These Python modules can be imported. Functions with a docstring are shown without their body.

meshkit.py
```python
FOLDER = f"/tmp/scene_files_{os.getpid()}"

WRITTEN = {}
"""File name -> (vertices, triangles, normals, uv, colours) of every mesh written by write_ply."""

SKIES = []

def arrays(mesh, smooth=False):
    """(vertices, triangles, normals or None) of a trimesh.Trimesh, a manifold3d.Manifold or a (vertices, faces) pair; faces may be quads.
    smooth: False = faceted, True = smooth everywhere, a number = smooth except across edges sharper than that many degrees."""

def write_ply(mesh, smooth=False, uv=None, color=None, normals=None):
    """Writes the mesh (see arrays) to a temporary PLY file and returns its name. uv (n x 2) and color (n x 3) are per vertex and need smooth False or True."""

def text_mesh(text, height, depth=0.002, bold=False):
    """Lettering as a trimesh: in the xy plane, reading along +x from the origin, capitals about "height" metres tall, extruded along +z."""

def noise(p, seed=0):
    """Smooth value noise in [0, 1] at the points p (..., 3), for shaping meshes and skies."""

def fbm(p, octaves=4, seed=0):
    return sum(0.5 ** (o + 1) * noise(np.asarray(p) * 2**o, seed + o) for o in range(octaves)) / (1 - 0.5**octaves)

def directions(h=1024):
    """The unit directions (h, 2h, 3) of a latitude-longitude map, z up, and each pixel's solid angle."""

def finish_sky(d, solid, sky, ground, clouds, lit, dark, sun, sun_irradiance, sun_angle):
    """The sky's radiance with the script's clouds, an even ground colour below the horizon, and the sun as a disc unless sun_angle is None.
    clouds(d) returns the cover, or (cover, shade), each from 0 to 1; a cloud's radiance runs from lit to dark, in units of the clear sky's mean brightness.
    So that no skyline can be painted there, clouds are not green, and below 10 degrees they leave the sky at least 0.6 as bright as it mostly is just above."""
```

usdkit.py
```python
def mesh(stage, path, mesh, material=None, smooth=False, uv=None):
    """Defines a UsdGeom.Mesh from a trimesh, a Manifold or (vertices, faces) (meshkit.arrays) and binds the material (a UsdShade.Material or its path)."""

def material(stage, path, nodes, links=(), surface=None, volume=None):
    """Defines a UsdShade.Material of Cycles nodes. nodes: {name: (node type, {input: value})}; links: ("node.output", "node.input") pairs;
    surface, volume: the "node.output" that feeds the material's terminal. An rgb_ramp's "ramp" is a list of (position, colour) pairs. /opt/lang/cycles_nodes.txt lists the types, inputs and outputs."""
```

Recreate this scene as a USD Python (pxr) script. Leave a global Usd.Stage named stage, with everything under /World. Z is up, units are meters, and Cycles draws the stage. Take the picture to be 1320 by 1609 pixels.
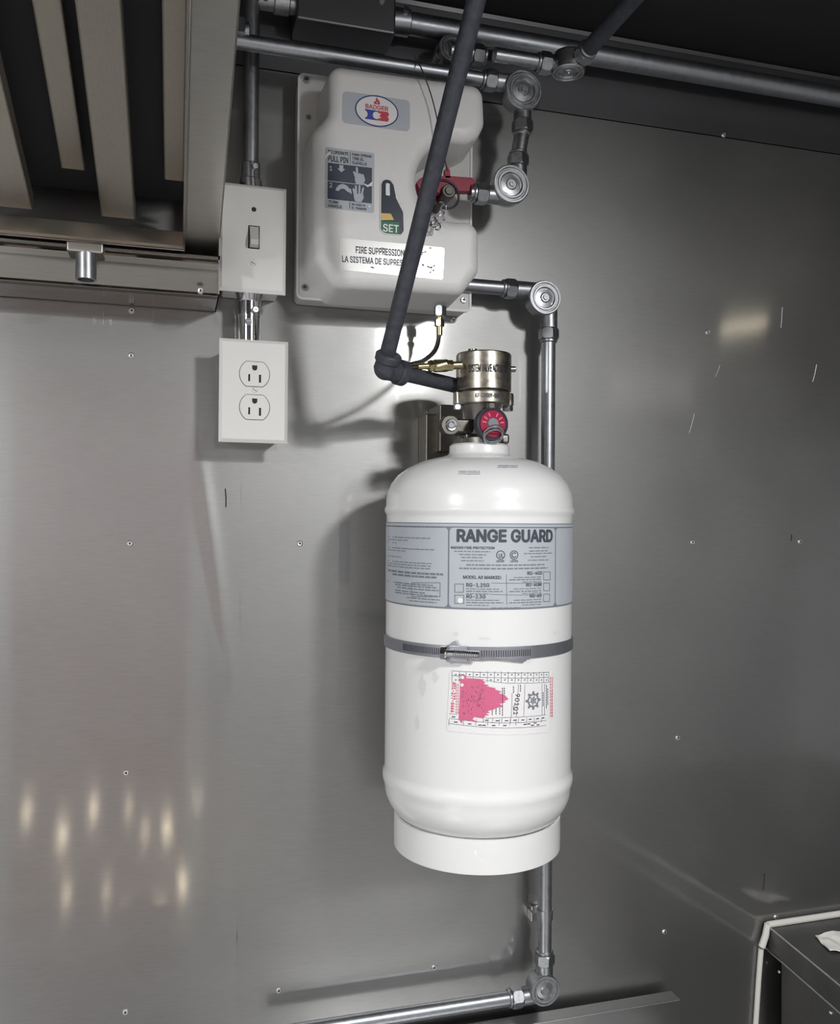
import math, random
import numpy as np
import trimesh, usdkit, meshkit
from trimesh import creation as tc
from shapely import affinity
from shapely.geometry import Polygon, Point, LineString, box as sbox
from shapely.ops import unary_union
from pxr import Usd, UsdGeom, UsdLux, UsdShade, Gf, Sdf

random.seed(7)
rng = np.random.default_rng(7)
stage = Usd.Stage.CreateInMemory()
UsdGeom.SetStageUpAxis(stage, UsdGeom.Tokens.z)
UsdGeom.SetStageMetersPerUnit(stage, 1.0)
UsdGeom.Xform.Define(stage, '/World')
UsdGeom.Scope.Define(stage, '/World/Looks')

# ---------------------------------------------------------------- camera
W_PX, H_PX, F_PX = 1320, 1609, 1350.0
YAW, PITCH, ROLL = (math.radians(a) for a in (15.86, 0.42, 0.45))
CAM = np.array([0.0, -1.0, 1.5])
EXPOSURE = -1.72
fwd = np.array([math.sin(YAW) * math.cos(PITCH), math.cos(YAW) * math.cos(PITCH), math.sin(PITCH)])
rt0 = np.cross(fwd, [0, 0, 1.0]); rt0 /= np.linalg.norm(rt0)
up0 = np.cross(rt0, fwd)
rt = rt0 * math.cos(ROLL) + up0 * math.sin(ROLL)
up = np.cross(rt, fwd)
cam = UsdGeom.Camera.Define(stage, '/World/camera')
cam.CreateHorizontalApertureAttr(36.0)
cam.CreateFocalLengthAttr(36.0 * F_PX / W_PX)
cam.CreateExposureAttr(EXPOSURE)
cam.CreateClippingRangeAttr(Gf.Vec2f(0.02, 100.0))
cam.AddTransformOp().Set(Gf.Matrix4d(*rt, 0, *up, 0, *(-fwd), 0, *CAM, 1))


def ray(px, py):
    return (px - W_PX / 2) / F_PX * rt - (py - H_PX / 2) / F_PX * up + fwd


def at(px, py, Y):                       # the point at depth Y that the photo shows at a pixel
    d = ray(px, py)
    return CAM + d * ((Y - CAM[1]) / d[1])


def atz(px, py, Z):
    d = ray(px, py)
    return CAM + d * ((Z - CAM[2]) / d[2])


def onplane(px, py, P, n):
    d = ray(px, py)
    return CAM + d * (np.dot(np.asarray(P) - CAM, n) / np.dot(d, n))


# ---------------------------------------------------------------- lamps (under the ceiling, out of the frame)
CEIL_Z = at(660, 5, 0)[2]
LAMPS = [(0.61, -1.26, CEIL_Z - 0.11, 0.075, 19.0, 8.5), (-1.0, -1.35, CEIL_Z - 0.11, 0.075, 24.0, 11.0)]
WORLD_LIGHT = 0.0
LAMP_RGB = (1.0, 0.997, 0.99)
dome = UsdLux.DomeLight.Define(stage, '/World/dome')
dome.CreateIntensityAttr(WORLD_LIGHT)
dome.CreateColorAttr(Gf.Vec3f(0.75, 0.85, 1.0))


# ---------------------------------------------------------------- materials
def lin(c):
    c = np.asarray(c, float) / 255.0
    return tuple(np.where(c <= 0.04045, c / 12.92, ((c + 0.055) / 1.055) ** 2.4))


LOOK = {}


def pm(name, rgb, rough=0.5, metal=0.0, var=0.0, scale=30.0, bump=0.0, bscale=200.0, stretch=None, coat=0.0, rvar=0.0, rgb2=None, spec=0.5):
    """A principled material: colour varied by noise, fine relief by a second noise."""
    c = lin(rgb)
    n = {'p': ('principled_bsdf', {'base_color': c, 'roughness': rough, 'metallic': metal, 'coat_weight': coat, 'specular_ior_level': spec}),
         'g': ('geometry', {}), 'm': ('mapping', {'scale': stretch or (1, 1, 1)})}
    links = [('g.position', 'm.vector')]
    if var or rvar:
        n['t'] = ('noise_texture', {'scale': scale, 'detail': 4.0, 'roughness': 0.6})
        links.append(('m.vector', 't.vector'))
    if var:
        c2 = lin(rgb2) if rgb2 else tuple(x * (1 - var) for x in c)
        n['r'] = ('rgb_ramp', {'ramp': [(0.35, c2), (0.65, c)]})
        links += [('t.fac', 'r.fac'), ('r.color', 'p.base_color')]
    if rvar:
        n['k'] = ('map_range', {'from_min': 0.3, 'from_max': 0.7, 'to_min': rough - rvar, 'to_max': rough + rvar})
        links += [('t.fac', 'k.value'), ('k.result', 'p.roughness')]
    if bump:
        n['bt'] = ('noise_texture', {'scale': bscale, 'detail': 3.0})
        n['b'] = ('bump', {'strength': bump, 'distance': 0.001})
        links += [('m.vector', 'bt.vector'), ('bt.fac', 'b.height'), ('b.normal', 'p.normal')]
    LOOK[name] = usdkit.material(stage, '/World/Looks/' + name, n, links, surface='p.BSDF')
    return LOOK[name]


def steel_sheet(name, rgb, rough, rough2, mixf, stretch, brush=0.12):
    """Brushed sheet: a hazy lobe and a sharper one, both roughened along the grain."""
    c = lin(rgb)
    n = {'g': ('geometry', {}), 'm': ('mapping', {'scale': stretch}),
         't': ('noise_texture', {'scale': 60.0, 'detail': 5.0, 'roughness': 0.65}),
         'cl': ('noise_texture', {'scale': 5.0, 'detail': 3.0, 'roughness': 0.55}),
         'k': ('map_range', {'from_min': 0.3, 'from_max': 0.7, 'to_min': rough - 0.04, 'to_max': rough + 0.05}),
         'r': ('rgb_ramp', {'ramp': [(0.3, tuple(x * 0.9 for x in c)), (0.7, c)]}),
         'b': ('bump', {'strength': brush, 'distance': 0.0005}),
         'a': ('principled_bsdf', {'metallic': 1.0, 'roughness': rough}),
         's': ('principled_bsdf', {'metallic': 1.0, 'roughness': rough2, 'anisotropic': 0.75}), 'tg': ('combine_xyz', {'x': 0.0, 'y': 0.0, 'z': 1.0}),
         'x': ('mix_closure', {'fac': mixf})}
    links = [('g.position', 'm.vector'), ('m.vector', 't.vector'), ('g.position', 'cl.vector'), ('cl.fac', 'k.value'), ('k.result', 'a.roughness'),
             ('t.fac', 'r.fac'), ('r.color', 'a.base_color'), ('r.color', 's.base_color'), ('t.fac', 'b.height'), ('b.normal', 'a.normal'),
             ('a.BSDF', 'x.closure1'), ('tg.vector', 's.tangent'), ('s.BSDF', 'x.closure2')]
    LOOK[name] = usdkit.material(stage, '/World/Looks/' + name, n, links, surface='x.closure')


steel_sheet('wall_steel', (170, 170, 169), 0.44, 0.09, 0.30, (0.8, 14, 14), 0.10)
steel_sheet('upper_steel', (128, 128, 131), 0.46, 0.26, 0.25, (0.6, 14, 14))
steel_sheet('hood_steel', (206, 203, 197), 0.36, 0.2, 0.35, (0.6, 8, 14))
steel_sheet('trough_steel', (150, 147, 142), 0.2, 0.14, 0.4, (0.6, 8, 14))
steel_sheet('baffle_steel', (205, 198, 186), 0.42, 0.28, 0.3, (10, 1, 10))
steel_sheet('counter_steel', (190, 190, 190), 0.38, 0.2, 0.4, (1, 14, 14))
pm('dark_ceiling', (34, 34, 36), 0.6, 0.0, var=0.2, scale=8)
pm('room_wall', (205, 206, 208), 0.55, 0.0, var=0.15, scale=3)
pm('room_dark', (62, 62, 64), 0.55, 0.0, var=0.15, scale=3)
pm('room_floor', (206, 206, 206), 0.6, var=0.3, scale=20)
pm('galvanized', (172, 175, 180), 0.38, 1.0, var=0.08, scale=120, rvar=0.04, bump=0.015, bscale=300)
pm('fitting_steel', (172, 174, 177), 0.36, 1.0, var=0.08, scale=200, rvar=0.04, bump=0.02, bscale=400)
pm('chrome', (215, 216, 220), 0.14, 1.0)
pm('rivet_metal', (238, 238, 236), 0.34, 1.0)
pm('rivet_core', (40, 40, 42), 0.5, 0.6)
pm('black_iron', (72, 75, 84), 0.5, 0.15, var=0.35, scale=150, bump=0.25, bscale=500)
pm('box_enamel', (226, 226, 225), 0.42, 0.0, var=0.03, scale=12, bump=0.22, bscale=900)
pm('box_base', (206, 206, 204), 0.45, 0.0, bump=0.15, bscale=900)
pm('tank_enamel', (233, 234, 234), 0.3, 0.0, coat=0.6, bump=0.03, bscale=60)
pm('plate_white', (226, 226, 224), 0.22, 0.0, bump=0.01, bscale=40)
pm('switch_white', (205, 205, 203), 0.3, 0.0)
pm('slot_black', (22, 22, 24), 0.6)
pm('groove_grey', (110, 110, 110), 0.6)
pm('nickel', (186, 180, 168), 0.3, 1.0, var=0.12, scale=100, rvar=0.06, bump=0.04, bscale=500)
pm('nickel_dark', (140, 137, 130), 0.38, 1.0, var=0.2, scale=100, bump=0.1, bscale=300)
pm('brass', (196, 184, 140), 0.28, 1.0, var=0.15, scale=150)
pm('tube_metal', (140, 134, 124), 0.35, 1.0, var=0.15, scale=100)
pm('red_paint', (150, 28, 56), 0.4, var=0.15, scale=80)
pm('red_lens', (158, 24, 62), 0.15, coat=0.5)
pm('label_silver', (182, 188, 196), 0.38, 0.0, var=0.03, scale=40)
pm('label_navy', (52, 60, 76), 0.45)
pm('ink_dark', (66, 72, 84), 0.55)
pm('ink_mid', (120, 126, 136), 0.55)
pm('ink_black', (34, 34, 40), 0.55)
pm('ink_green', (40, 112, 78), 0.5)
pm('ink_yellow', (222, 190, 110), 0.5)
pm('ink_red', (206, 60, 92), 0.5)
pm('sticker_pink', (212, 104, 140), 0.5, var=0.06, scale=60)
pm('logo_red', (196, 66, 84), 0.45)
pm('logo_blue', (58, 70, 166), 0.45)
pm('logo_border', (62, 70, 124), 0.45)
pm('sticker_white', (232, 231, 232), 0.42)
pm('foil_label', (232, 232, 230), 0.28, 0.15)
pm('window_dark', (54, 60, 74), 0.2, coat=0.4)
pm('band_steel', (176, 178, 186), 0.46, 1.0, var=0.1, scale=60)
pm('band_slot', (92, 94, 100), 0.5, 0.6)
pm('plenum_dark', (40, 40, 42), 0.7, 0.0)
pm('caulk', (214, 212, 206), 0.5, bump=0.3, bscale=90)
pm('equipment_dark', (118, 118, 117), 0.45, 0.8, var=0.2, scale=20)
pm('paper_white', (228, 226, 220), 0.7, bump=0.3, bscale=60)
pm('lamp_housing', (210, 210, 208), 0.5)
pm('smudge_grey', (220, 220, 217), 0.45)
pm('scratch_dark', (40, 40, 42), 0.6)
pm('scratch_bright', (205, 205, 205), 0.45, 1.0)
pm('port_dark', (96, 94, 90), 0.4, 1.0, var=0.2, scale=100)
pm('pink_cloth', (160, 136, 137), 0.9, var=0.1, scale=10)
LOOK['lamp_glow'] = usdkit.material(stage, '/World/Looks/lamp_glow', {'e': ('emission', {'color': (1.0, 0.97, 0.92), 'strength': 14.0})}, [], surface='e.emission')
LOOK['window_glow'] = usdkit.material(stage, '/World/Looks/window_glow', {'e': ('emission', {'color': (1.0, 0.93, 0.86), 'strength': 1.6})}, [], surface='e.emission')
LOOK['strip_glow'] = usdkit.material(stage, '/World/Looks/strip_glow', {'e': ('emission', {'color': (1.0, 0.86, 0.66), 'strength': 32.0})}, [], surface='e.emission')
LOOK['warm_glow'] = usdkit.material(stage, '/World/Looks/warm_glow', {'e': ('emission', {'color': (1.0, 0.84, 0.6), 'strength': 110.0})}, [], surface='e.emission')


# ---------------------------------------------------------------- prims
USED = {}


def numbered(path):
    k = USED.get(path, 0)
    USED[path] = k + 1
    return path if k == 0 else f'{path}_{k:03d}'


class Thing:
    def __init__(self, name, base=(0, 0, 0), label=None, cat=None, group=None, kind=None):
        self.path, self.base = numbered('/World/' + name), np.asarray(base, float)
        x = UsdGeom.Xform.Define(stage, self.path)
        x.AddTranslateOp().Set(Gf.Vec3d(*map(float, self.base)))
        tag(x.GetPrim(), label, cat, group, kind)

    def part(self, name, mesh, mat, smooth=35, label=None, under=None, kind=None):
        p = numbered((under or self.path) + '/' + name)
        me = as_mesh(mesh); me.apply_translation(-self.base)
        usdkit.mesh(stage, p, me, LOOK[mat], smooth=smooth)
        tag(stage.GetPrimAtPath(p), label, None, None, kind)
        return p


def tag(pr, label=None, cat=None, group=None, kind=None):
    for k, v in (('label', label), ('category', cat), ('group', group), ('kind', kind)):
        if v:
            pr.SetCustomDataByKey(k, v)


def as_mesh(m):
    if isinstance(m, (list, tuple)):
        return trimesh.util.concatenate([x.copy() for x in m])
    return m.copy()


def single(name, mesh, mat, label=None, cat=None, group=None, kind=None, smooth=35):
    me = as_mesh(mesh)
    p = numbered('/World/' + name)
    usdkit.mesh(stage, p, me, LOOK[mat], smooth=smooth)
    tag(stage.GetPrimAtPath(p), label, cat, group, kind)
    return p


# ---------------------------------------------------------------- shapes
def V(*a):
    return np.array(a, float)


def unit(v):
    v = np.asarray(v, float)
    return v / np.linalg.norm(v)


def frame(z, hint=(0, 0, 1)):
    z = unit(z)
    if abs(np.dot(z, hint)) > 0.95:
        hint = (1, 0, 0)
    x = unit(np.cross(hint, z)); y = np.cross(z, x)
    return np.stack([x, y, z], 1)


def place(m, o, R=None):
    T = np.eye(4)
    if R is not None:
        T[:3, :3] = R
    T[:3, 3] = o
    m = m.copy(); m.apply_transform(T)
    return m


def bx(lo, hi):
    lo, hi = np.asarray(lo, float), np.asarray(hi, float)
    return place(tc.box(np.abs(hi - lo)), (lo + hi) / 2)


def rbox(lo, hi, r, n=2):
    lo, hi = np.minimum(lo, hi), np.maximum(lo, hi)
    s = tc.icosphere(n, r)
    pts = [s.vertices + np.where(k, hi - r, lo + r) for k in np.ndindex(2, 2, 2)]
    return trimesh.convex.convex_hull(np.vstack(pts))


def cyl(a, b, r, n=32, r2=None, ch=0.0):
    """A cylinder or cone from a to b with chamfered ends."""
    a, b = np.asarray(a, float), np.asarray(b, float)
    L = np.linalg.norm(b - a)
    r2 = r if r2 is None else r2
    ch = min(ch, L / 3)
    prof = [(0, 0), (r - ch, 0), (r, ch), (r2, L - ch), (r2 - ch, L), (0, L)] if ch else [(0, 0), (r, 0), (r2, L), (0, L)]
    return lathe(prof, a, b - a, n)


def lathe(prof, o, axis, n=48, hint=(0, 0, 1)):
    m = tc.revolve(np.asarray(prof, float), sections=n)
    if m.volume < 0:
        m.invert()
    return place(m, o, frame(axis, hint))


def prism(a, b, r, n=6, turn=0.0):
    """A hexagonal (or other) bar from a to b with slightly rounded-over end corners: a nut."""
    a, b = np.asarray(a, float), np.asarray(b, float)
    L = np.linalg.norm(b - a)
    hexa = tc.cylinder(r, L, sections=n)
    hexa.apply_translation((0, 0, L / 2))
    cone = tc.revolve([(0, 0), (r * 0.9, 0), (r * 1.01, L * 0.18), (r * 1.01, L * 0.82), (r * 0.9, L), (0, L)], sections=36)
    if cone.volume < 0:
        cone.invert()
    hexa.apply_transform(trimesh.transformations.rotation_matrix(turn, (0, 0, 1)))
    m = trimesh.boolean.intersection([hexa, cone], engine='manifold')
    return place(m, a, frame(b - a))


def tube(pts, r, n=12, smoothn=0, cap=True):
    p = np.asarray(pts, float)
    if smoothn:
        from scipy.interpolate import CubicSpline
        d = np.r_[0, np.cumsum(np.linalg.norm(np.diff(p, axis=0), axis=1))]
        p = CubicSpline(d, p)(np.linspace(0, d[-1], smoothn))
    t = np.gradient(p, axis=0); t /= np.linalg.norm(t, axis=1, keepdims=True)
    a = np.cross(t[0], (0, 0, 1) if abs(t[0][2]) < 0.9 else (1, 0, 0)); a /= np.linalg.norm(a)
    vs, ang = [], np.arange(n) * 2 * np.pi / n
    for i in range(len(p)):
        a = a - t[i] * np.dot(a, t[i]); a /= np.linalg.norm(a)
        b = np.cross(t[i], a)
        vs.append(p[i] + r * (np.cos(ang)[:, None] * a + np.sin(ang)[:, None] * b))
    v = np.vstack(vs); f = []
    for i in range(len(p) - 1):
        for j in range(n):
            q = [i * n + j, i * n + (j + 1) % n, (i + 1) * n + (j + 1) % n, (i + 1) * n + j]
            f += [[q[0], q[1], q[2]], [q[0], q[2], q[3]]]
    if cap:
        v = np.vstack([v, p[0], p[-1]]); k = len(p) * n
        for j in range(n):
            f += [[k, (j + 1) % n, j], [k + 1, (len(p) - 1) * n + j, (len(p) - 1) * n + (j + 1) % n]]
    return trimesh.Trimesh(v, np.array(f), process=False)


def torus(o, axis, R, r, n=40, m=10):
    return place(tc.torus(R, r, major_sections=n, minor_sections=m), o, frame(axis))


def extr(poly, d):
    if poly.geom_type != 'Polygon':
        return trimesh.util.concatenate([extr(g, d) for g in poly.geoms if g.geom_type == 'Polygon'])
    return tc.extrude_polygon(poly, d, engine='earcut')


def xz(m, Y, lift=0.0):
    """A flat mesh in (x, z) drawn on a plane facing the room at depth Y."""
    m = m.copy(); v = m.vertices.copy()
    m.vertices = np.stack([v[:, 0], Y - lift - v[:, 2], v[:, 1]], 1)
    return m


def roundpoly(pts, r):
    p = Polygon(pts)
    return p.buffer(-r).buffer(2 * r).buffer(-r)


def profile_x(pts, t, x0, x1):
    """A bent sheet: the polyline of (y, z) points, t thick, running along x."""
    m = extr(LineString(pts).buffer(t / 2, cap_style=2, join_style=1), x1 - x0)
    v = m.vertices.copy()
    m.vertices = np.stack([v[:, 2] + x0, v[:, 0], v[:, 1]], 1)
    return m


def text_on(txt, w, h, depth=0.00015, bold=False):
    t = meshkit.text_mesh(txt, h, depth, bold)
    b = t.bounds
    t.apply_translation((-b[0][0], 0, 0))
    if w:
        t.apply_scale((w / (b[1][0] - b[0][0]), 1, 1))
    return t


# ================================================================ THE ROOM
XL, XR, YB = -1.9, 2.6, -2.15
seam_a, seam_b = at(400, 105, 0), at(1320, 245, 0)
SEAM_Z = (seam_a[2] + seam_b[2]) / 2
SEAM_X = at(362, 1400, 0)[0]


def sheet(x0, x1, z0, z1, Y, nx, nz, seed, amp=0.0009, th=0.002, warp=None):
    """A thin wall sheet with the slight waviness of rolled metal, its edges turned back to the wall."""
    xs, zs = np.linspace(x0, x1, nx), np.linspace(z0, z1, nz)
    if warp is not None:
        xs = np.unique(np.r_[xs, np.linspace(0.0, x1 - 0.0005, 90)]); nx = len(xs)
    X, Z = np.meshgrid(xs, zs)
    P = np.stack([X * 3.2, Z * 2.2, np.zeros_like(X)], -1)
    d = (meshkit.fbm(P + 5.3 * seed, 2, seed) - 0.5) * 2 * amp
    if warp is not None:
        d = d + warp(X, Z)
    edge = np.minimum(np.minimum(X - x0, x1 - X), np.minimum(Z - z0, z1 - Z))
    d = d * np.clip(edge / 0.05, 0, 1)
    v = np.stack([X, Y - d, Z], -1).reshape(-1, 3)
    f = []
    for i in range(nz - 1):
        a = np.arange(nx - 1) + i * nx
        f.append(np.stack([a, a + 1, a + nx + 1], 1)); f.append(np.stack([a, a + nx + 1, a + nx], 1))
    f = np.vstack(f)
    front = trimesh.Trimesh(v, f, process=False)
    sides = [bx((x0, Y, z0), (x1, Y + th, z0 + 0.0006)), bx((x0, Y, z1 - 0.0006), (x1, Y + th, z1)), bx((x0, Y, z0), (x0 + 0.0006, Y + th, z1)), bx((x1 - 0.0006, Y, z0), (x1, Y + th, z1))]
    return trimesh.util.concatenate([front] + sides)


# a crease pressed into the left sheet below the outlet, and small vertical dings low on the left
CREASE = np.array([at(*p, 0)[[0, 2]] for p in ((314, 690), (318, 735), (328, 800), (340, 880), (353, 970), (372, 1070), (385, 1130))])


def crease(X, Z):
    best = np.full(X.shape, 9.0)
    t_at = np.zeros(X.shape)
    for k in range(len(CREASE) - 1):
        a, b = CREASE[k], CREASE[k + 1]
        ab = b - a
        t = np.clip(((X - a[0]) * ab[0] + (Z - a[1]) * ab[1]) / (ab @ ab), 0, 1)
        d = np.hypot(X - a[0] - t * ab[0], Z - a[1] - t * ab[1])
        t_at = np.where(d < best, (k + t) / (len(CREASE) - 1), t_at)
        best = np.minimum(best, d)
    return 0.0016 * np.exp(-(best / 0.008) ** 2) * np.sin(np.pi * np.clip(t_at, 0.02, 0.98))


wall = Thing('wall_back', (0, 0, 0), kind='structure')
wall.part('backing', bx((XL, 0.003, 0), (XR, 0.06, CEIL_Z + 0.02)), 'room_wall', smooth=False)
wall.part('wall_panel', sheet(XL, SEAM_X + 0.008, 0.0, SEAM_Z + 0.01, -0.0001, 260, 160, 1, warp=crease), 'wall_steel', smooth=30, label='brushed steel sheet left of the vertical seam')
wall.part('wall_panel', sheet(SEAM_X, XR, 0.0, SEAM_Z + 0.01, 0.0001, 220, 160, 2), 'wall_steel', smooth=30, label='brushed steel sheet behind the white tank')
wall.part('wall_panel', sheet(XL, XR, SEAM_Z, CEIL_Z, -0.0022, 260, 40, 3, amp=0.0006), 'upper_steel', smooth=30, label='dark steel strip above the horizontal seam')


def rivet(px, py, Y=0.0, r=0.0036, hole=True):
    c = at(px, py, Y)
    dome = lathe([(0, 0.0016), (r * 0.35, 0.0019), (r * 0.45, 0.0013 if hole else 0.0018), (r * 0.7, 0.0014), (r * 0.92, 0.0007), (r, 0.0), (0, 0.0)][::-1], c, (0, -1, 0), 20)
    return dome, c


for px, py in ((207, 488), (206, 559), (204, 854), (471, 854), (198, 1214), (197, 1590), (438, 1556), (682, 1520), (712, 503), (1112, 522), (1088, 852), (1257, 851), (1065, 1159), (1044, 1464), (1219, 1441)):
    d, c = rivet(px, py, 0.0)
    p = wall.part('screw', d, 'rivet_metal', smooth=40)
    wall.part('drive_hole', cyl(c + V(0, -0.0016, 0), c + V(0, -0.0021, 0), 0.0011, 6), 'rivet_core', under=p)
d, c = rivet(1137, 212, -0.0022)
wall.part('screw', d, 'rivet_metal', smooth=40)
for name, a, b, w, mat in (('scratch', (354, 768), (355, 797), 0.0014, 'scratch_dark'), ('scratch', (1283, 573), (1277, 600), 0.0007, 'scratch_bright'), ('scratch', (1131, 574), (1124, 592), 0.0008, 'scratch_bright'),
                           ('scratch', (1091, 650), (1083, 680), 0.0007, 'scratch_bright'), ('scratch', (1229, 483), (1227, 515), 0.0007, 'scratch_bright'), ('scratch', (1201, 1372), (1199, 1398), 0.0016, 'scratch_dark'),
                           ('scratch', (1244, 840), (1243, 850), 0.0012, 'scratch_dark'), ('scratch', (1020, 968), (1088, 970), 0.0008, 'smudge_dark'), ('scratch', (163, 489), (162, 510), 0.0006, 'scratch_bright'), ('scratch', (241, 488), (240, 505), 0.0006, 'scratch_bright')):
    if mat == 'smudge_dark':
        continue
    A, B = at(*a, 0), at(*b, 0)
    wall.part(name, tube([A + V(0, -0.0003, 0), (A + B) / 2 + V(0.0004, -0.0004, 0), B + V(0, -0.0003, 0)], w / 2, 6), mat)

single('floor', bx((XL, YB, -0.05), (XR, 0.06, 0)), 'room_floor', kind='structure', smooth=False)
single('ceiling', bx((XL, YB, CEIL_Z), (XR, 0.06, CEIL_Z + 0.05)), 'dark_ceiling', kind='structure', smooth=False)
single('wall_left', bx((XL - 0.05, YB, 0), (XL, 0.06, CEIL_Z)), 'room_wall', kind='structure', smooth=False)
wr = Thing('wall_right', (XR, 0, 0), kind='structure')
wr.part('wall_panel', bx((XR, YB, 0), (XR + 0.05, 0.06, 1.86)), 'room_wall', smooth=False)
wr.part('upper_panel', bx((XR, YB, 1.86), (XR + 0.05, 0.06, CEIL_Z)), 'room_dark', smooth=False)
wf = Thing('wall_front', (0, YB, 0), kind='structure')
wf.part('wall_panel', bx((XL - 0.05, YB - 0.05, 0), (XR + 0.05, YB, 1.86)), 'room_wall', smooth=False)
wf.part('upper_panel', bx((XL - 0.05, YB - 0.05, 1.86), (XR + 0.05, YB, CEIL_Z)), 'room_dark', smooth=False)
single('trim_1', profile_x([(-0.003, CEIL_Z - 0.006), (-0.004, CEIL_Z - 0.001)], 0.0016, XL, XR), 'upper_steel', kind='structure', smooth=False)

for i, (x, y, z, r, power, power_side) in enumerate(LAMPS):
    t = Thing('ceiling_light', (x, y, z), ('round ceiling lamp above the aisle towards the tank side', 'round ceiling lamp above the aisle towards the hood side')[i], 'light')
    t.part('housing', lathe([(0, CEIL_Z - z), (0.05, CEIL_Z - z), (0.075, 0.012), (0.075, 0), (0.068, 0), (0.066, 0.01), (0, 0.012)][::-1], (x, y, z), (0, 0, 1)), 'lamp_housing')
    L = UsdLux.DiskLight.Define(stage, t.path + '/bulb')
    L.CreateRadiusAttr(r); L.CreateColorAttr(Gf.Vec3f(*LAMP_RGB)); L.AddTranslateOp().Set(Gf.Vec3d(0, 0, -0.002))
    L.CreateNormalizeAttr(True); L.CreateIntensityAttr(power)
    L = UsdLux.SphereLight.Define(stage, t.path + '/diffuser')
    L.CreateRadiusAttr(0.05); L.CreateColorAttr(Gf.Vec3f(*LAMP_RGB)); L.AddTranslateOp().Set(Gf.Vec3d(0, 0, -0.056))
    L.CreateNormalizeAttr(True); L.CreateIntensityAttr(power_side)

# the far side of the aisle, behind the camera: a reddish door, a lit window, a warm strip lamp, small warm lamps low down
def mirror(px, py, y):
    """Where the wall's mirror image of a pixel lies on the far side."""
    q = at(px, py, 0); k = (0 - y) / (0 - CAM[1])
    return V(q[0] + (q[0] - CAM[0]) * k, y, q[2] + (q[2] - CAM[2]) * k)


da, db = mirror(20, 1000, YB), mirror(300, 560, YB)
t = Thing('door_1', (da[0], YB, 0), kind='structure')
t.part('door_leaf', rbox((da[0], YB + 0.004, 0.01), (db[0], YB + 0.035, 2.02), 0.003, 1), 'pink_cloth')
t.part('door_frame', [bx((da[0] - 0.06, YB, 0), (da[0], YB + 0.04, 2.08)), bx((db[0], YB, 0), (db[0] + 0.06, YB + 0.04, 2.08)), bx((da[0], YB, 2.02), (db[0], YB + 0.04, 2.08))], 'room_wall', smooth=False)
wa, wb = mirror(962, 635, YB), mirror(1082, 538, YB)
t = Thing('window_1', (wa[0], YB, wa[2]), kind='structure')
t.part('window_frame', [bx((wa[0] - 0.03, YB, wa[2] - 0.03), (wb[0] + 0.03, YB + 0.02, wa[2])), bx((wa[0] - 0.03, YB, wb[2]), (wb[0] + 0.03, YB + 0.02, wb[2] + 0.03)), bx((wa[0] - 0.03, YB, wa[2]), (wa[0], YB + 0.02, wb[2])), bx((wb[0], YB, wa[2]), (wb[0] + 0.03, YB + 0.02, wb[2]))], 'lamp_housing', smooth=False)
t.part('window_pane', bx((wa[0], YB + 0.001, wa[2]), (wb[0], YB + 0.008, wb[2])), 'window_glow', smooth=False)
la, lb_ = mirror(1130, 519, YB), mirror(1206, 508, YB)
la, lb_ = (CAM * V(1, -1, 1) + (p - CAM * V(1, -1, 1)) * ((CEIL_Z - 0.03 - CAM[2]) / (p[2] - CAM[2])) for p in (la, lb_))
t = Thing('strip_lamp', (la + lb_) / 2, 'warm strip lamp high on the far wall behind the camera', 'lamp')
t.part('tube', cyl(la, lb_, 0.008, 20), 'strip_glow')
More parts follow.
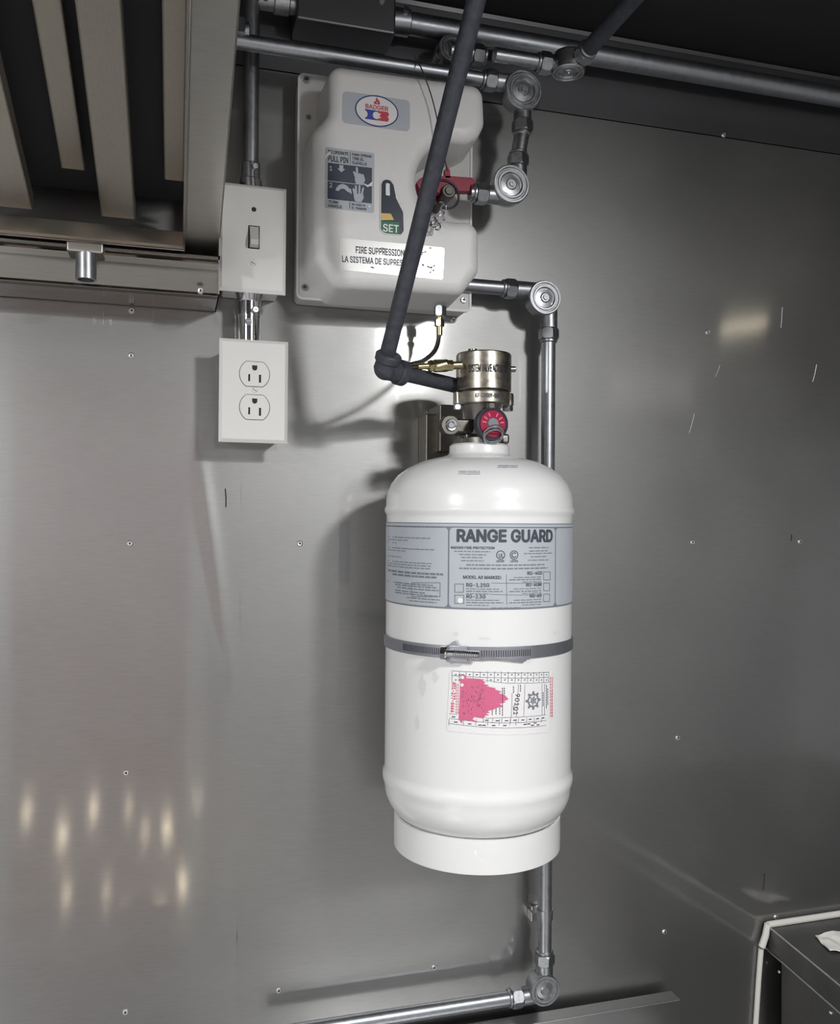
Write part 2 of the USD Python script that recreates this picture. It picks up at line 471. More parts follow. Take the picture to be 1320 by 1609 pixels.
t.part('housing', rbox(np.minimum(la, lb_) + V(-0.02, -0.01, 0.018), np.maximum(la, lb_) + V(0.02, 0.01, 0.029), 0.003, 1), 'lamp_housing')
spots = []
for px, py in ((40, 1275), (97, 1312), (148, 1270), (206, 1268), (232, 1305), (267, 1300), (312, 1255), (291, 1385), (255, 1444), (245, 1460), (205, 1462), (196, 1452), (169, 1400), (104, 1405), (35, 1485)):
    q = mirror(px, py, YB + 0.30)
    if q[2] < 0.03:
        m_ = CAM * V(1, -1, 1); q = m_ + (q - m_) * ((m_[2] - 0.035) / (m_[2] - q[2]))
    spots.append(q)
t = Thing('string_light', (spots[0][0], spots[0][1], 0), 'string of small warm lamps hanging low on the far side of the aisle', 'lamp')
for q in spots:
    t.part('bulb', trimesh.Trimesh(**trimesh.triangles.to_kwargs(tc.icosphere(2, rng.uniform(0.006, 0.013)).triangles + q)), 'warm_glow', smooth=True)
t.part('cord', tube(np.array(spots) + V(0, -0.012, 0), 0.003, 6), 'black_iron')

# ================================================================ EXHAUST HOOD (upper left)
TILT = math.radians(17.5)
HS, HN = V(0, -math.cos(TILT), math.sin(TILT)), V(0, -math.sin(TILT), -math.cos(TILT))   # up the slope; out of the face
HO = at(287, 393, -0.075)


def hp(u, s, n=0.0):
    return V(u, HO[1], HO[2]) + HS * s + HN * n


def hood_box(u0, u1, s0, s1, n0, n1):
    m = tc.box((abs(u1 - u0), abs(s1 - s0), abs(n1 - n0)))
    R = np.stack([V(1, 0, 0), HS, HN], 1)
    if np.linalg.det(R) < 0:
        R[:, 0] *= -1
    return place(m, hp((u0 + u1) / 2, (s0 + s1) / 2, (n0 + n1) / 2), R)


def hu(px, py):
    q = onplane(px, py, HO, HN)
    return q[0], np.dot(q - HO, HS)


post_in, post_out = np.mean([hu(290, 392)[0], hu(297, 120)[0]]), np.mean([hu(345, 400)[0], hu(372, 60)[0]])
HX0, HX1 = -1.5, post_out
SL = 0.50                                                     # filter bank length up the slope
hood = Thing('exhaust_hood', V((HX0 + HX1) / 2, HO[1], HO[2]), 'stainless exhaust hood with slanted filter bay in the upper left corner', 'hood')
hood.part('frame_post', [hood_box(post_in, HX1, -0.012, SL + 0.06, -0.0015, 0.0), hood_box(post_in, post_in + 0.0015, 0.0, SL, -0.024, 0.0), hood_box(HX1 - 0.0015, HX1, -0.012, SL + 0.06, -0.03, 0.0)], 'hood_steel', smooth=False)
hood.part('frame_rail', [hood_box(HX0, post_in, -0.014, 0.0, -0.0015, 0.0), hood_box(HX0, post_in, -0.0015, 0.0, -0.020, 0.0)], 'hood_steel', smooth=False)
hood.part('frame_bead', tube([hp(HX0, 0, 0.0005), hp(post_in, 0, 0.0005), hp(post_in, SL, 0.0005)], 0.0011, 8), 'hood_steel')
zl = lambda px, py, Y: at(px, py, Y)[2]
yT = -0.078
z_roll, z_face, z_hem = zl(150, 394, yT), zl(150, 412, yT), zl(150, 449, yT)
hood.part('grease_trough', profile_x([(HO[1] - 0.012, z_roll + 0.002), (yT - 0.006, z_roll - 0.001), (yT - 0.009, (z_roll + z_face) / 2), (yT - 0.005, z_face + 0.001), (yT - 0.001, z_face - 0.003), (yT + 0.011, z_hem + 0.004), (yT + 0.009, z_hem + 0.001), (yT + 0.012, z_hem - 0.001), (yT + 0.018, z_hem), (-0.004, z_hem + 0.001)], 0.0016, HX0, HX1 - 0.001), 'trough_steel', smooth=20)
hood.part('trough_end', bx((HX1 - 0.001, yT - 0.008, z_hem - 0.001), (HX1, -0.003, z_roll + 0.012)), 'hood_steel', smooth=False)
hood.part('sealant_bead', tube([V(HX0, -0.004, z_hem - 0.004), V((HX0 + HX1) / 2, -0.004, z_hem - 0.0045), at(160, 462, -0.004), at(250, 470, -0.004), at(338, 479, -0.004)], 0.0055, 10), 'hood_steel', label='thin steel flange and sealant under the trough')
tr, c = rivet(315, 457, yT - 0.0005)
p = hood.part('screw', tr, 'rivet_metal')
hood.part('drive_hole', cyl(c + V(0, -0.0016, 0), c + V(0, -0.0021, 0), 0.0011, 6), 'rivet_core', under=p)
dtop, dbot = at(135, 391, yT - 0.022), at(135, 440, yT - 0.022)
dr = 0.0098
dp = hood.part('drain_spout', lathe([(dr * 0.78, 0), (dr, 0), (dr, dtop[2] - dbot[2]), (dr * 0.78, dtop[2] - dbot[2]), (dr * 0.78, 0)], dbot, (0, 0, 1), 40), 'galvanized', label='short galvanized drain coupling')
hood.part('drain_bore', cyl(dbot + V(0, 0, 0.004), dbot + V(0, 0, 0.006), dr * 0.78, 32), 'slot_black', under=dp)
hood.part('drain_collar', [rbox(dtop + V(-0.017, -0.010, -0.006), dtop + V(0.017, 0.03, 0.004), 0.002, 1)], 'hood_steel', under=dp)
hood.part('end_panel', [bx((HX1 - 0.0015, -0.80, HO[2] + 0.16), (HX1, -0.004, CEIL_Z - 0.002)), bx((HX1 - 0.0015, -0.30, HO[2] + 0.08), (HX1, -0.004, HO[2] + 0.17)), bx((HX1 - 0.0015, -0.10, HO[2] - 0.01), (HX1, -0.004, HO[2] + 0.1))], 'hood_steel', smooth=False)
top = hp(0, SL)
hood.part('canopy_panel', bx((HX0, -0.80, top[2] + 0.01), (HX1 - 0.0015, top[1] + 0.01, top[2] + 0.0115)), 'hood_steel', smooth=False)
hood.part('canopy_lip', bx((HX0, -0.80, top[2] - 0.02), (HX1 - 0.0015, -0.798, CEIL_Z - 0.002)), 'hood_steel', smooth=False)

filt = Thing('baffle_filter', hp((HX0 + post_in) / 2, 0.0), 'stainless baffle grease filter of upright channels set in the hood bay', 'filter')


def channel(u0, u1, s0, s1, n_face, n_back, t=0.0012):
    """One baffle: a flat face with both edges turned."""
    sgn = 1 if n_face > n_back else -1
    return [hood_box(u0, u1, s0, s1, n_face, n_face - sgn * t), hood_box(u0, u0 + t, s0, s1, n_back, n_face), hood_box(u1 - t, u1, s0, s1, n_back, n_face)]


NF, NBK = -0.016, -0.046
b3 = onplane(185, 320, HO + HN * NF, HN)[0]
b3l, b3r = onplane(157, 322, HO + HN * NF, HN)[0], onplane(212, 338, HO + HN * NF, HN)[0]
b1r = onplane(49, 320, HO + HN * NF, HN)[0]
pitch = b3r - b1r
bw = b3r - b3l
for k in range(-12, 1):
    u1 = b3r + k * pitch
    if u1 - bw < HX0 + 0.02:
        continue
    filt.part('baffle', channel(u1 - bw, u1, 0.022, SL - 0.02, NF, NF - 0.017), 'baffle_steel', smooth=False)
off = onplane(117, 240, HO + HN * NBK, HN)[0] - b1r
for k in range(-12, 2):
    uc = b3r + k * pitch + (pitch - bw) / 2
    u0_, u1_ = uc + 0.007 - 0.0105, min(uc + 0.007 + 0.0105, post_in - 0.002)
    if u0_ < HX0 + 0.02 or u0_ > post_in - 0.01:
        continue
    filt.part('baffle', channel(u0_, u1_, 0.05, SL - 0.02, NBK, NBK - 0.008), 'baffle_steel', smooth=False, label='recessed rear baffle of the filter')
filt.part('filter_frame', [hood_box(HX0, post_in, 0.0, 0.003, -0.020, -0.003), hood_box(HX0, post_in, SL - 0.02, SL, -0.055, -0.003), hood_box(post_in - 0.002, post_in, 0.0, SL, -0.055, -0.003)], 'baffle_steel', smooth=False)
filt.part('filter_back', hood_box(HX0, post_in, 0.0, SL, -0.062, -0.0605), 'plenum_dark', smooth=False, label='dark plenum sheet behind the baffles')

# ================================================================ CONDUIT AND FITTINGS
CR = 0.0084                                                   # conduit radius


def conduit(name, pts, label, cat='conduit', r=CR, mat='galvanized', group=None):
    t = Thing(name, pts[0], label, cat, group)
    t.part('pipe', [cyl(a, b, r, 32) for a, b in zip(pts[:-1], pts[1:])], mat)
    return t


def comp_nut(t, a, d, r=0.0125, L=0.013):
    """A compression nut with its ring, from point a along d."""
    d = unit(d)
    t.part('compression_nut', prism(a, a + d * L, r), 'fitting_steel', smooth=25)
    t.part('gland_ring', [cyl(a + d * L, a + d * (L + 0.004), r * 0.84, 28, ch=0.001)], 'fitting_steel')


def pulley_elbow(c, r, arms, label, axis=(0, -1, 0), reach=0.034, nut=True, depth=0.020, offs=(None, None)):
    """A corner-pulley elbow: round housing with a ribbed screw cover, two arms leaving tangentially."""
    t = Thing('pulley_elbow', c, label, 'elbow fitting', 'cable pulley elbows')
    ax = unit(axis)
    back = c - ax * depth
    t.part('housing', lathe([(0, 0), (r * 0.86, 0), (r * 0.92, 0.003), (r * 0.92, depth - 0.002), (0, depth - 0.002)], back, ax, 40), 'fitting_steel')
    cv = t.part('cover', lathe([(0, -0.004), (r, -0.004), (r, 0.0012), (r * 0.95, 0.0028), (r * 0.86, 0.0028), (r * 0.82, 0.0012), (r * 0.76, 0.0012), (r * 0.72, 0.0024), (r * 0.62, 0.0024), (r * 0.56, 0.0002), (r * 0.3, 0.0008), (r * 0.24, 0.0022), (0, 0.0022)], c, ax, 48), 'fitting_steel', smooth=25)
    t.part('cover_screw', [lathe([(0, 0), (r * 0.15, 0), (r * 0.13, 0.0016), (r * 0.05, 0.0016), (r * 0.05, 0.0008), (0, 0.0008)], c + ax * 0.0022, ax, 20)], 'fitting_steel', under=cv)
    ends = []
    for k, d in enumerate(arms):
        d = unit(d); o = unit(arms[1 - k])
        s = c - ax * depth * 0.5 - o * (r * 0.48 if offs[k] is None else offs[k])
        e = s + d * (r + reach - 0.022)
        t.part('arm', [cyl(s - d * 0.004, e, 0.0104, 28, ch=0.0008)], 'fitting_steel')
        if nut:
            comp_nut(t, e, d)
        ends.append(e + d * 0.012)
    return t, ends


X, Zv = V(1, 0, 0), V(0, 0, 1)
YE = -0.046
cE = at(856, 468, YE)
tE, eE = pulley_elbow(cE, 0.0208, [(-1, 0, 0), (0, 0, -1)], 'round pulley elbow right of the box bottom, turning down beside the tank valve', reach=0.036)
YA = -0.085
cA = at(822, 142, YA)
tA, eA = pulley_elbow(cA, 0.0228, [(-1, 0, 0), (0, 0, -1)], 'uppermost face-on round pulley elbow at the upper right corner of the white box', offs=(None, 0.0036), reach=0.030)
cB = at(803, 290, YA)
tB, eB = pulley_elbow(cB, 0.0222, [(0, 0, 1), (-1, 0, 0)], 'round pulley elbow level with the red handle right of the white box', reach=0.026, offs=(0.0125, None))
cF = at(856, 1556, YE)
tF, eF = pulley_elbow(cF, 0.0185, [(0, 0, 1), (-1, 0, 0)], 'lowest round pulley elbow beneath the tank near the counter edge', reach=0.030, offs=(eE[1][0] - cF[0], None))
cC = at(893, 112, -0.10)
tC, eC = pulley_elbow(cC, 0.0190, [(-1, 0, 0), (0, -1, 0)], 'pulley elbow facing the floor where the conduit turns out to a dark rod', axis=(0, 0, -1), reach=0.022)
cD = at(711, 78, -0.05)
tD, eD = pulley_elbow(cD, 0.0168, [(1, 0, 0), (0, 1, 0)], 'half-hidden pulley elbow behind the slanted black pipe near the ceiling', axis=(0, -1, 0.05), reach=0.030, nut=True)

conduit('conduit', [eE[1] + V(0, 0, 0.004), V(eE[1][0], eE[1][1], cF[2] + 0.03)], 'long vertical galvanized conduit running down behind the white tank')
conduit('conduit', [eE[0] + V(0.006, 0, 0), V(at(728, 455, eE[0][1])[0], eE[0][1], eE[0][2])], 'short horizontal conduit from the box bottom right to the pulley elbow')
hoodend = at(386, 50, eA[0][1])
conduit('conduit', [eA[0] + V(0.006, 0, 0), V(hoodend[0] - 0.01, eA[0][1], eA[0][2])], 'horizontal conduit from the hood post to the top pulley elbow')
conduit('conduit', [eA[1], eB[0]], 'very short vertical conduit between the two face-on pulley elbows', r=0.0088, mat='fitting_steel')
conduit('conduit', [eB[1] + V(0.004, 0, 0), V(at(738, 302, eB[1][1])[0], eB[1][1], eB[1][2])], 'stub of conduit entering the white box beside the red handle')
conduit('conduit', [eC[0] + V(0.006, 0, 0), V(eD[0][0], eC[0][1], eC[0][2])], 'short dim conduit between the half-hidden elbow and the floor-facing elbow', mat='fitting_steel')
lowx = at(430, 1632, eF[1][1])[0]
conduit('conduit', [eF[1] + V(0.006, 0, 0), V(lowx, eF[1][1], eF[1][2])], 'bright horizontal conduit leaving the lowest elbow along the bottom edge')
g = Thing('conduit_connector', hoodend, 'pale square lock nut holding the top conduit to the hood post', 'connector')
g.part('lock_nut', prism(hoodend + V(-0.012, 0, 0.001), hoodend + V(-0.001, 0, 0.001), 0.0125, 4, 0.6), 'galvanized', smooth=20)
g.part('collar', cyl(hoodend + V(-0.002, 0, 0.0), hoodend + V(0.004, 0, 0.0), 0.0098, ch=0.001), 'galvanized')

# strap on the long conduit
sp = at(868, 1434, eE[1][1])
st = Thing('conduit_strap', V(sp[0], -0.002, sp[2]), 'one-hole steel strap fixing the long conduit to the wall under the tank', 'strap')
st.part('saddle', lathe([(CR + 0.0002, -0.006), (CR + 0.0016, -0.006), (CR + 0.0016, 0.006), (CR + 0.0002, 0.006), (CR + 0.0002, -0.006)], V(eE[1][0], eE[1][1], sp[2]), (0, 0, 1), 36), 'galvanized')
ear = at(845, 1433, -0.002)
st.part('ear', [rbox(ear + V(-0.009, -0.0016, -0.0085), ear + V(0.008, 0.001, 0.0085), 0.001, 1), rbox(ear + V(0.006, -0.012, -0.0055), V(eE[1][0] - CR + 0.0005, -0.0005, ear[2] + 0.0055), 0.001, 1)], 'rivet_metal')
st.part('screw', [cyl(ear + V(-0.001, -0.001, 0), ear + V(-0.001, -0.0042, 0), 0.0042, 6), cyl(ear + V(-0.001, -0.001, 0), ear + V(-0.001, -0.0022, 0), 0.0058, 20)], 'rivet_metal')

# ---- conduit over the switch, and between switch and outlet
YS = -0.034
c1, c2 = at(393, 20, YS), at(396, 282, YS)
vc = V((c1[0] + c2[0]) / 2, YS, 0)
t = conduit('conduit', [V(vc[0], YS, CEIL_Z - 0.001), V(vc[0], YS, at(396, 268, YS)[2])], 'vertical conduit dropping from the ceiling into the light switch box', r=0.0088)
k = Thing('conduit_connector', V(vc[0], YS, c2[2]), 'shiny set-screw connector on top of the light switch box', 'connector')
zc = at(396, 258, YS)[2]
k.part('collar', [cyl(V(vc[0], YS, c2[2] - 0.012), V(vc[0], YS, zc), 0.0108, ch=0.001), cyl(V(vc[0], YS, c2[2] - 0.012), V(vc[0], YS, c2[2] - 0.001), 0.0128, ch=0.001)], 'chrome')
k.part('set_screw', [cyl(V(vc[0] + 0.003, YS - 0.009, zc - 0.007), V(vc[0] + 0.0045, YS - 0.0145, zc - 0.007), 0.0034, 16, ch=0.0005), bx((vc[0] + 0.0020, YS - 0.0147, zc - 0.0074), (vc[0] + 0.007, YS - 0.0142, zc - 0.0066))], 'fitting_steel')
m1, m2 = at(392, 462, YS), at(392, 532, YS)
k = Thing('conduit_connector', V(m1[0], YS, (m1[2] + m2[2]) / 2), 'shiny double set-screw coupling between switch box and outlet box', 'connector')
k.part('collar', [cyl(V(m1[0], YS, m1[2] + 0.012), V(m1[0], YS, m2[2] - 0.012), 0.0116, ch=0.001), cyl(V(m1[0], YS, m1[2] + 0.004), V(m1[0], YS, m1[2] - 0.010), 0.0158, 40, r2=0.0122, ch=0.0012), cyl(V(m1[0], YS, (m1[2] + m2[2]) / 2 + 0.0012), V(m1[0], YS, (m1[2] + m2[2]) / 2 - 0.0012), 0.0121)], 'chrome')
for dx, px, py in ((0.0045, 398, 491), (-0.0015, 390, 509)):
    z = at(px, py, YS)[2]
    k.part('set_screw', [cyl(V(m1[0] + dx, YS - 0.010, z), V(m1[0] + dx * 1.3, YS - 0.0155, z), 0.0036, 16, ch=0.0005), bx((m1[0] + dx - 0.0025, YS - 0.0158, z - 0.0005), (m1[0] + dx + 0.0028, YS - 0.0153, z + 0.0005))], 'fitting_steel')

# ================================================================ SWITCH AND OUTLET
YP = -0.055


def plate(px0, py0, px1, py1, lean=0.0):
    """Wall box and bevelled cover plate between two pixels at the plate's depth; returns its centre and half sizes."""
    a, b = at(px0, py0, YP), at(px1, py1, YP)
    c = (a + b) / 2
    return c, abs(b[0] - a[0]) / 2, abs(a[2] - b[2]) / 2


def plate_mesh(c, hw, hh, t=0.0055, bev=0.0035):
    v = [(sx * w, y, sz * h) for (w, h, y) in ((hw, hh, t), (hw, hh, t * 0.55), (hw - bev, hh - bev, 0.0)) for sx, sz in ((-1, -1), (1, -1), (1, 1), (-1, 1))]
    f = []
    for r in range(2):
        for j in range(4):
            a_, b_ = r * 4 + j, r * 4 + (j + 1) % 4
            f += [[a_, b_, b_ + 4], [a_, b_ + 4, a_ + 4]]
    f += [[8, 9, 10], [8, 10, 11], [3, 2, 1], [3, 1, 0]]
    return trimesh.Trimesh(np.array(v) + c, np.array(f), process=False)


def plate_screw(t, c, r=0.0032, ang=0.5, mat='plate_white'):
    p = t.part('plate_screw', [lathe([(0, 0), (r, 0), (r * 0.8, 0.0010), (0, 0.0012)], c, (0, -1, 0), 24)], mat)
    s = tc.box((r * 1.6, 0.0004, 0.0006)); s.apply_transform(trimesh.transformations.rotation_matrix(ang, (0, 1, 0)))
    t.part('screw_slot', place(s, c + V(0, -0.0012, 0)), 'groove_grey', under=p)


c, hw, hh = plate(345, 284, 449, 463)
sw = Thing('light_switch', V(c[0], 0, c[2]), 'white wall light switch with toggle, above the outlet', 'light switch')
sw.part('wall_box', rbox(c + V(-hw * 0.86, 0.004, -hh * 0.92), V(c[0] + hw * 0.86, -0.001, c[2] + hh * 0.92), 0.003), 'plate_white')
sw.part('cover_plate', plate_mesh(c, hw, hh), 'plate_white', smooth=False)
tg = at(399, 373, YP)
sw.part('toggle_slot', [bx(tg + V(-0.0060, -0.0006, -0.0125), tg + V(0.0060, 0.001, 0.0125))], 'slot_black', smooth=False)
tog = trimesh.convex.convex_hull(np.array([(-0.0048, -0.0006, -0.0115), (0.0048, -0.0006, -0.0115), (-0.0048, -0.0006, 0.0112), (0.0048, -0.0006, 0.0112), (-0.0042, -0.010, -0.0105), (0.0042, -0.010, -0.0105), (-0.0042, -0.0115, -0.0055), (0.0042, -0.0115, -0.0055), (-0.0048, -0.0018, 0.0112), (0.0048, -0.0018, 0.0112)]) + tg)
sw.part('toggle', tog, 'switch_white', smooth=False)
hc = at(399, 329, YP)
sw.part('screw_hole', [lathe([(0, 0.0004), (0.0024, 0.0004), (0.0026, 0), (0, 0)][::-1], hc, (0, -1, 0), 20)], 'slot_black')
plate_screw(sw, at(398, 414, YP))

c, hw, hh = plate(345, 530, 452, 697)
ol = Thing('power_outlet', V(c[0], 0, c[2]), 'white duplex power outlet on the steel wall below the light switch', 'outlet')
ol.part('wall_box', rbox(c + V(-hw * 0.86, 0.004, -hh * 0.92), V(c[0] + hw * 0.86, -0.001, c[2] + hh * 0.92), 0.003), 'plate_white')
ol.part('cover_plate', plate_mesh(c, hw, hh), 'plate_white', smooth=False)
for py in (588, 640):
    q = at(400, py, YP)
    shp = Point(0, 0).buffer(0.0158, 32).intersection(sbox(-0.02, -0.0132, 0.02, 0.0132))
    p = ol.part('receptacle', [xz(extr(affinity.translate(shp, q[0], q[2]), 0.0011), YP)], 'plate_white', smooth=20)
    ol.part('rim_gap', xz(extr(affinity.translate(shp.buffer(0.0007).difference(shp), q[0], q[2]), 0.0003), YP), 'groove_grey', smooth=False, under=p)
    for dx, dz, w, h in ((-0.0058, -0.0042, 0.0019, 0.0075), (0.0058, -0.0048, 0.0022, 0.0085)):
        ol.part('slot', xz(extr(sbox(q[0] + dx - w / 2, q[2] + dz - h / 2, q[0] + dx + w / 2, q[2] + dz + h / 2), 0.0003), YP, 0.0010), 'slot_black', smooth=False, under=p)
    gh = Point(0, 0).buffer(0.0027).union(sbox(-0.0027, 0, 0.0027, 0.0028))
    ol.part('ground_hole', xz(extr(affinity.translate(gh, q[0], q[2] + 0.0066), 0.0003), YP, 0.0010), 'slot_black', smooth=False, under=p)
plate_screw(ol, at(400, 613, YP), ang=0.6)

# ================================================================ FIRE SUPPRESSION CONTROL BOX
YF, YC = -0.032, -0.102                                       # flange face, cover face
fl = [at(469, 117, YF), at(745, 157, YF), at(734, 489, YF), at(468, 468, YF)]
fx0, fx1 = (fl[0][0] + fl[3][0]) / 2, (fl[1][0] + fl[2][0]) / 2
fz1, fz0 = (fl[0][2] + fl[1][2]) / 2, (fl[2][2] + fl[3][2]) / 2
cb = Thing('control_box', V((fx0 + fx1) / 2, 0, fz0), 'large off-white fire suppression control box with red handle on the steel wall', 'control box')
flp = sbox(fx0, fz0, fx1, fz1).buffer(-0.006).buffer(0.006)


def dome_cover(poly, y0, y1, inset, n=9, step=0.0025, draft=0.004):
    """A moulded cover: walls with draft rising from y0 and rolling over into a flat face at y1. The rim must be rounder than the inset."""
    L = poly.exterior.length
    N = int(L / step)
    ring = np.array([poly.exterior.interpolate(i / N, normalized=True).coords[0] for i in range(N)])
    if poly.exterior.is_ccw is False:
        ring = ring[::-1]
    tan = np.roll(ring, -2, 0) - np.roll(ring, 2, 0)
    tan /= np.linalg.norm(tan, axis=1, keepdims=True)
    nor = np.stack([-tan[:, 1], tan[:, 0]], 1)                # inward for a counter-clockwise ring
    rings = [(0.0, y0)]
    for k in range(n):
        a = k / (n - 1) * math.pi / 2
        rings.append((draft + (inset - draft) * (1 - math.cos(a)), y1 + (inset - draft) * (1 - math.sin(a))))
    vs = []
    for d, y in rings:
        q = ring + nor * d
        vs.append(np.stack([q[:, 0], np.full(N, y), q[:, 1]], 1))
    v = np.vstack(vs); f = []
    for r in range(len(rings) - 1):
        a = np.arange(N) + r * N; b = np.roll(np.arange(N), -1) + r * N
        f.append(np.stack([a, b, b + N], 1)); f.append(np.stack([a, b + N, a + N], 1))
    last = ring + nor * inset
    pv, pf = tc.triangulate_polygon(Polygon(last), engine='earcut')
    base = len(v)
    v = np.vstack([v, np.stack([pv[:, 0], np.full(len(pv), y1), pv[:, 1]], 1)])
    m = trimesh.Trimesh(v, np.vstack(f + [np.array(pf) + base]), process=False)
    m.merge_vertices(digits_vertex=7)
    m.fix_normals()
    return m


cb.part('base_box', [xz(extr(flp, 0.030), -0.002)], 'box_base', smooth=30)
cb.part('base_rim', [xz(extr(flp.buffer(0.0015).difference(flp.buffer(-0.0012)), 0.004), -0.0295)], 'box_enamel', smooth=30)
YM = -0.066


def mp(px, py, Y=YM):
    q = at(px, py, Y)
    return (q[0], q[2])


outline = [mp(*p) for p in ((505, 118), (740, 150), (750, 168), (752, 215), (742, 236), (722, 246), (700, 244))]
outline += [mp(697 + 50 * math.cos(a), 300 + 56 * math.sin(a)) for a in np.radians(np.arange(262, 95, -12))]
outline += [mp(*p) for p in ((700, 357), (728, 357), (743, 375), (743, 440), (715, 478), (516, 467), (483, 420), (480, 222), (505, 196))]
cover_poly = roundpoly(outline, 0.0172)
cov = cb.part('cover', dome_cover(cover_poly, YF + 0.0005, YC, 0.0165, draft=0.003), 'box_enamel', smooth=50)
for px, py, Y in ((482, 125, YF), (738, 161, YF), (479, 451, YF), (729, 471, YF)):
    q = at(px, py, Y - 0.002)
    p = cb.part('corner_screw', lathe([(0, 0), (0.0038, 0), (0.0034, 0.0014), (0, 0.0018)], q + V(0, 0.001, 0), (0, -1, 0), 20), 'fitting_steel')
    s1, s2 = tc.box((0.0046, 0.0005, 0.0009)), tc.box((0.0009, 0.0005, 0.0046))
    R = trimesh.transformations.rotation_matrix(px, (0, 1, 0)); s1.apply_transform(R); s2.apply_transform(R)
    cb.part('screw_cross', [place(s1, q + V(0, -0.0008, 0)), place(s2, q + V(0, -0.0008, 0))], 'slot_black', under=p)
q = at(485, 184, YF - 0.002)
cb.part('rivet_hole', lathe([(0, 0), (0.0028, 0), (0.0024, 0.0012), (0, 0.0012)], q, (0, -1, 0), 20), 'fitting_steel')

YL = YC - 0.0001


def quad_label(px0, py0, px1, py1, r):
    """A rectangle on the cover face whose left and right middles are at the given pixels' columns."""
    a, b = at(px0, py0, YC), at(px1, py1, YC)
    return a, b, sbox(a[0], min(a[2], b[2]), b[0], max(a[2], b[2])).buffer(-r).buffer(r)


def face_text(t, txt, px, py, px1, h_px, mat, bold=True, under=None, lift=0.0006, name='lettering', Y=YC):
    """Lettering on the cover face; (px, py) is the left end of the baseline, px1 where it ends, h_px the capitals' height."""
    a, b = at(px, py, Y), at(px1, py, Y)
    h = (at(px, py - h_px, Y) - a)[2]
    m = text_on(txt, b[0] - a[0], h, 0.0002, bold)
    m.apply_translation((a[0], a[2], 0))
    return t.part(name, xz(m, Y, lift), mat, smooth=False, under=under)


# maker's plate with the oval emblem
a, b = at(538, 168, YC), at(644, 182, YC)
pw, pz1, pz0 = b[0] - a[0], at(538, 143, YC)[2], at(538, 193, YC)[2]
npol = sbox(a[0], pz0, b[0], pz1).buffer(-0.005).buffer(0.005)
np_ = cb.part('name_plate', xz(extr(npol, 0.0003), YL), 'label_silver', smooth=False, label='silver plate with an oval emblem')
oc = at(592, 175, YC)
ov = affinity.scale(Point(oc[0], oc[2]).buffer(1.0, 48), 0.0238, 0.0168)
ovi = affinity.scale(Point(oc[0], oc[2]).buffer(1.0, 48), 0.0225, 0.0155)
cb.part('oval_border', xz(extr(ov.difference(ovi), 0.0003), YL, 0.0004), 'logo_border', smooth=False, under=np_)
cb.part('oval_field', xz(extr(ovi, 0.0002), YL, 0.0004), 'sticker_white', smooth=False, under=np_)
tm = text_on('BADGER', 0.0250, 0.0044, 0.0002, True); tm.apply_translation((oc[0] - 0.0125, oc[2] + 0.0016, 0))
cb.part('lettering', xz(tm, YL, 0.0007), 'logo_red', smooth=False, under=np_)
fl_ = affinity.translate(Polygon([(-0.0030, 0), (-0.0034, 0.0022), (-0.0016, 0.0030), (-0.0012, 0.0052), (0.0, 0.0080), (0.0006, 0.0056), (0.0018, 0.0048), (0.0034, 0.0020), (0.0028, 0)]).difference(Point(0.0002, 0.0018).buffer(0.0009)), oc[0], oc[2] + 0.0072)
cb.part('flame_mark', xz(extr(fl_, 0.0002), YL, 0.0007), 'logo_red', smooth=False, under=np_)
lx, lz = oc[0], oc[2] - 0.0048
bl = sbox(lx - 0.013, lz - 0.0052, lx - 0.0005, lz + 0.0052).difference(Point(lx - 0.0145, lz).buffer(0.0044)).difference(Point(lx - 0.0006, lz).buffer(0.0040))
rd = unary_union([sbox(lx - 0.0005, lz - 0.0052, lx + 0.012, lz - 0.0026), sbox(lx - 0.0005, lz + 0.0026, lx + 0.012, lz + 0.0052), sbox(lx + 0.0045, lz - 0.0052, lx + 0.0115, lz + 0.0052), Point(lx + 0.0105, lz + 0.0026).buffer(0.0027), Point(lx + 0.0105, lz - 0.0026).buffer(0.0027), sbox(lx + 0.001, lz - 0.0011, lx + 0.006, lz + 0.0011)]).difference(Point(lx - 0.0006, lz).buffer(0.0040))
cb.part('emblem_half', xz(extr(bl, 0.0002), YL, 0.0007), 'logo_blue', smooth=False, under=np_, label='blue half of the emblem')
cb.part('emblem_half', xz(extr(rd, 0.0002), YL, 0.0007), 'logo_red', smooth=False, under=np_, label='red half of the emblem')

# instruction label
a, b = at(511, 280, YC), at(588, 287, YC)
iz1, iz0 = at(550, 236, YC)[2], at(550, 331, YC)[2]
ix0, ix1 = a[0], b[0]
il = cb.part('instruction_label', xz(extr(sbox(ix0, iz0, ix1, iz1).buffer(-0.002).buffer(0.002), 0.0003), YL), 'label_silver', smooth=False, label='grey and navy operating label with two hand pictograms')
iw, ih = ix1 - ix0, iz1 - iz0


def ip(u, v):                                                 # label coordinates, 0..1 from the lower left
    return ix0 + u * iw, iz0 + v * ih


def on_label(poly, mat, name, lift=0.0004):
    return cb.part(name, xz(extr(affinity.translate(affinity.scale(poly, iw, ih, origin=(0, 0)), ix0, iz0), 0.0002), YL, lift), mat, smooth=False, under=il)


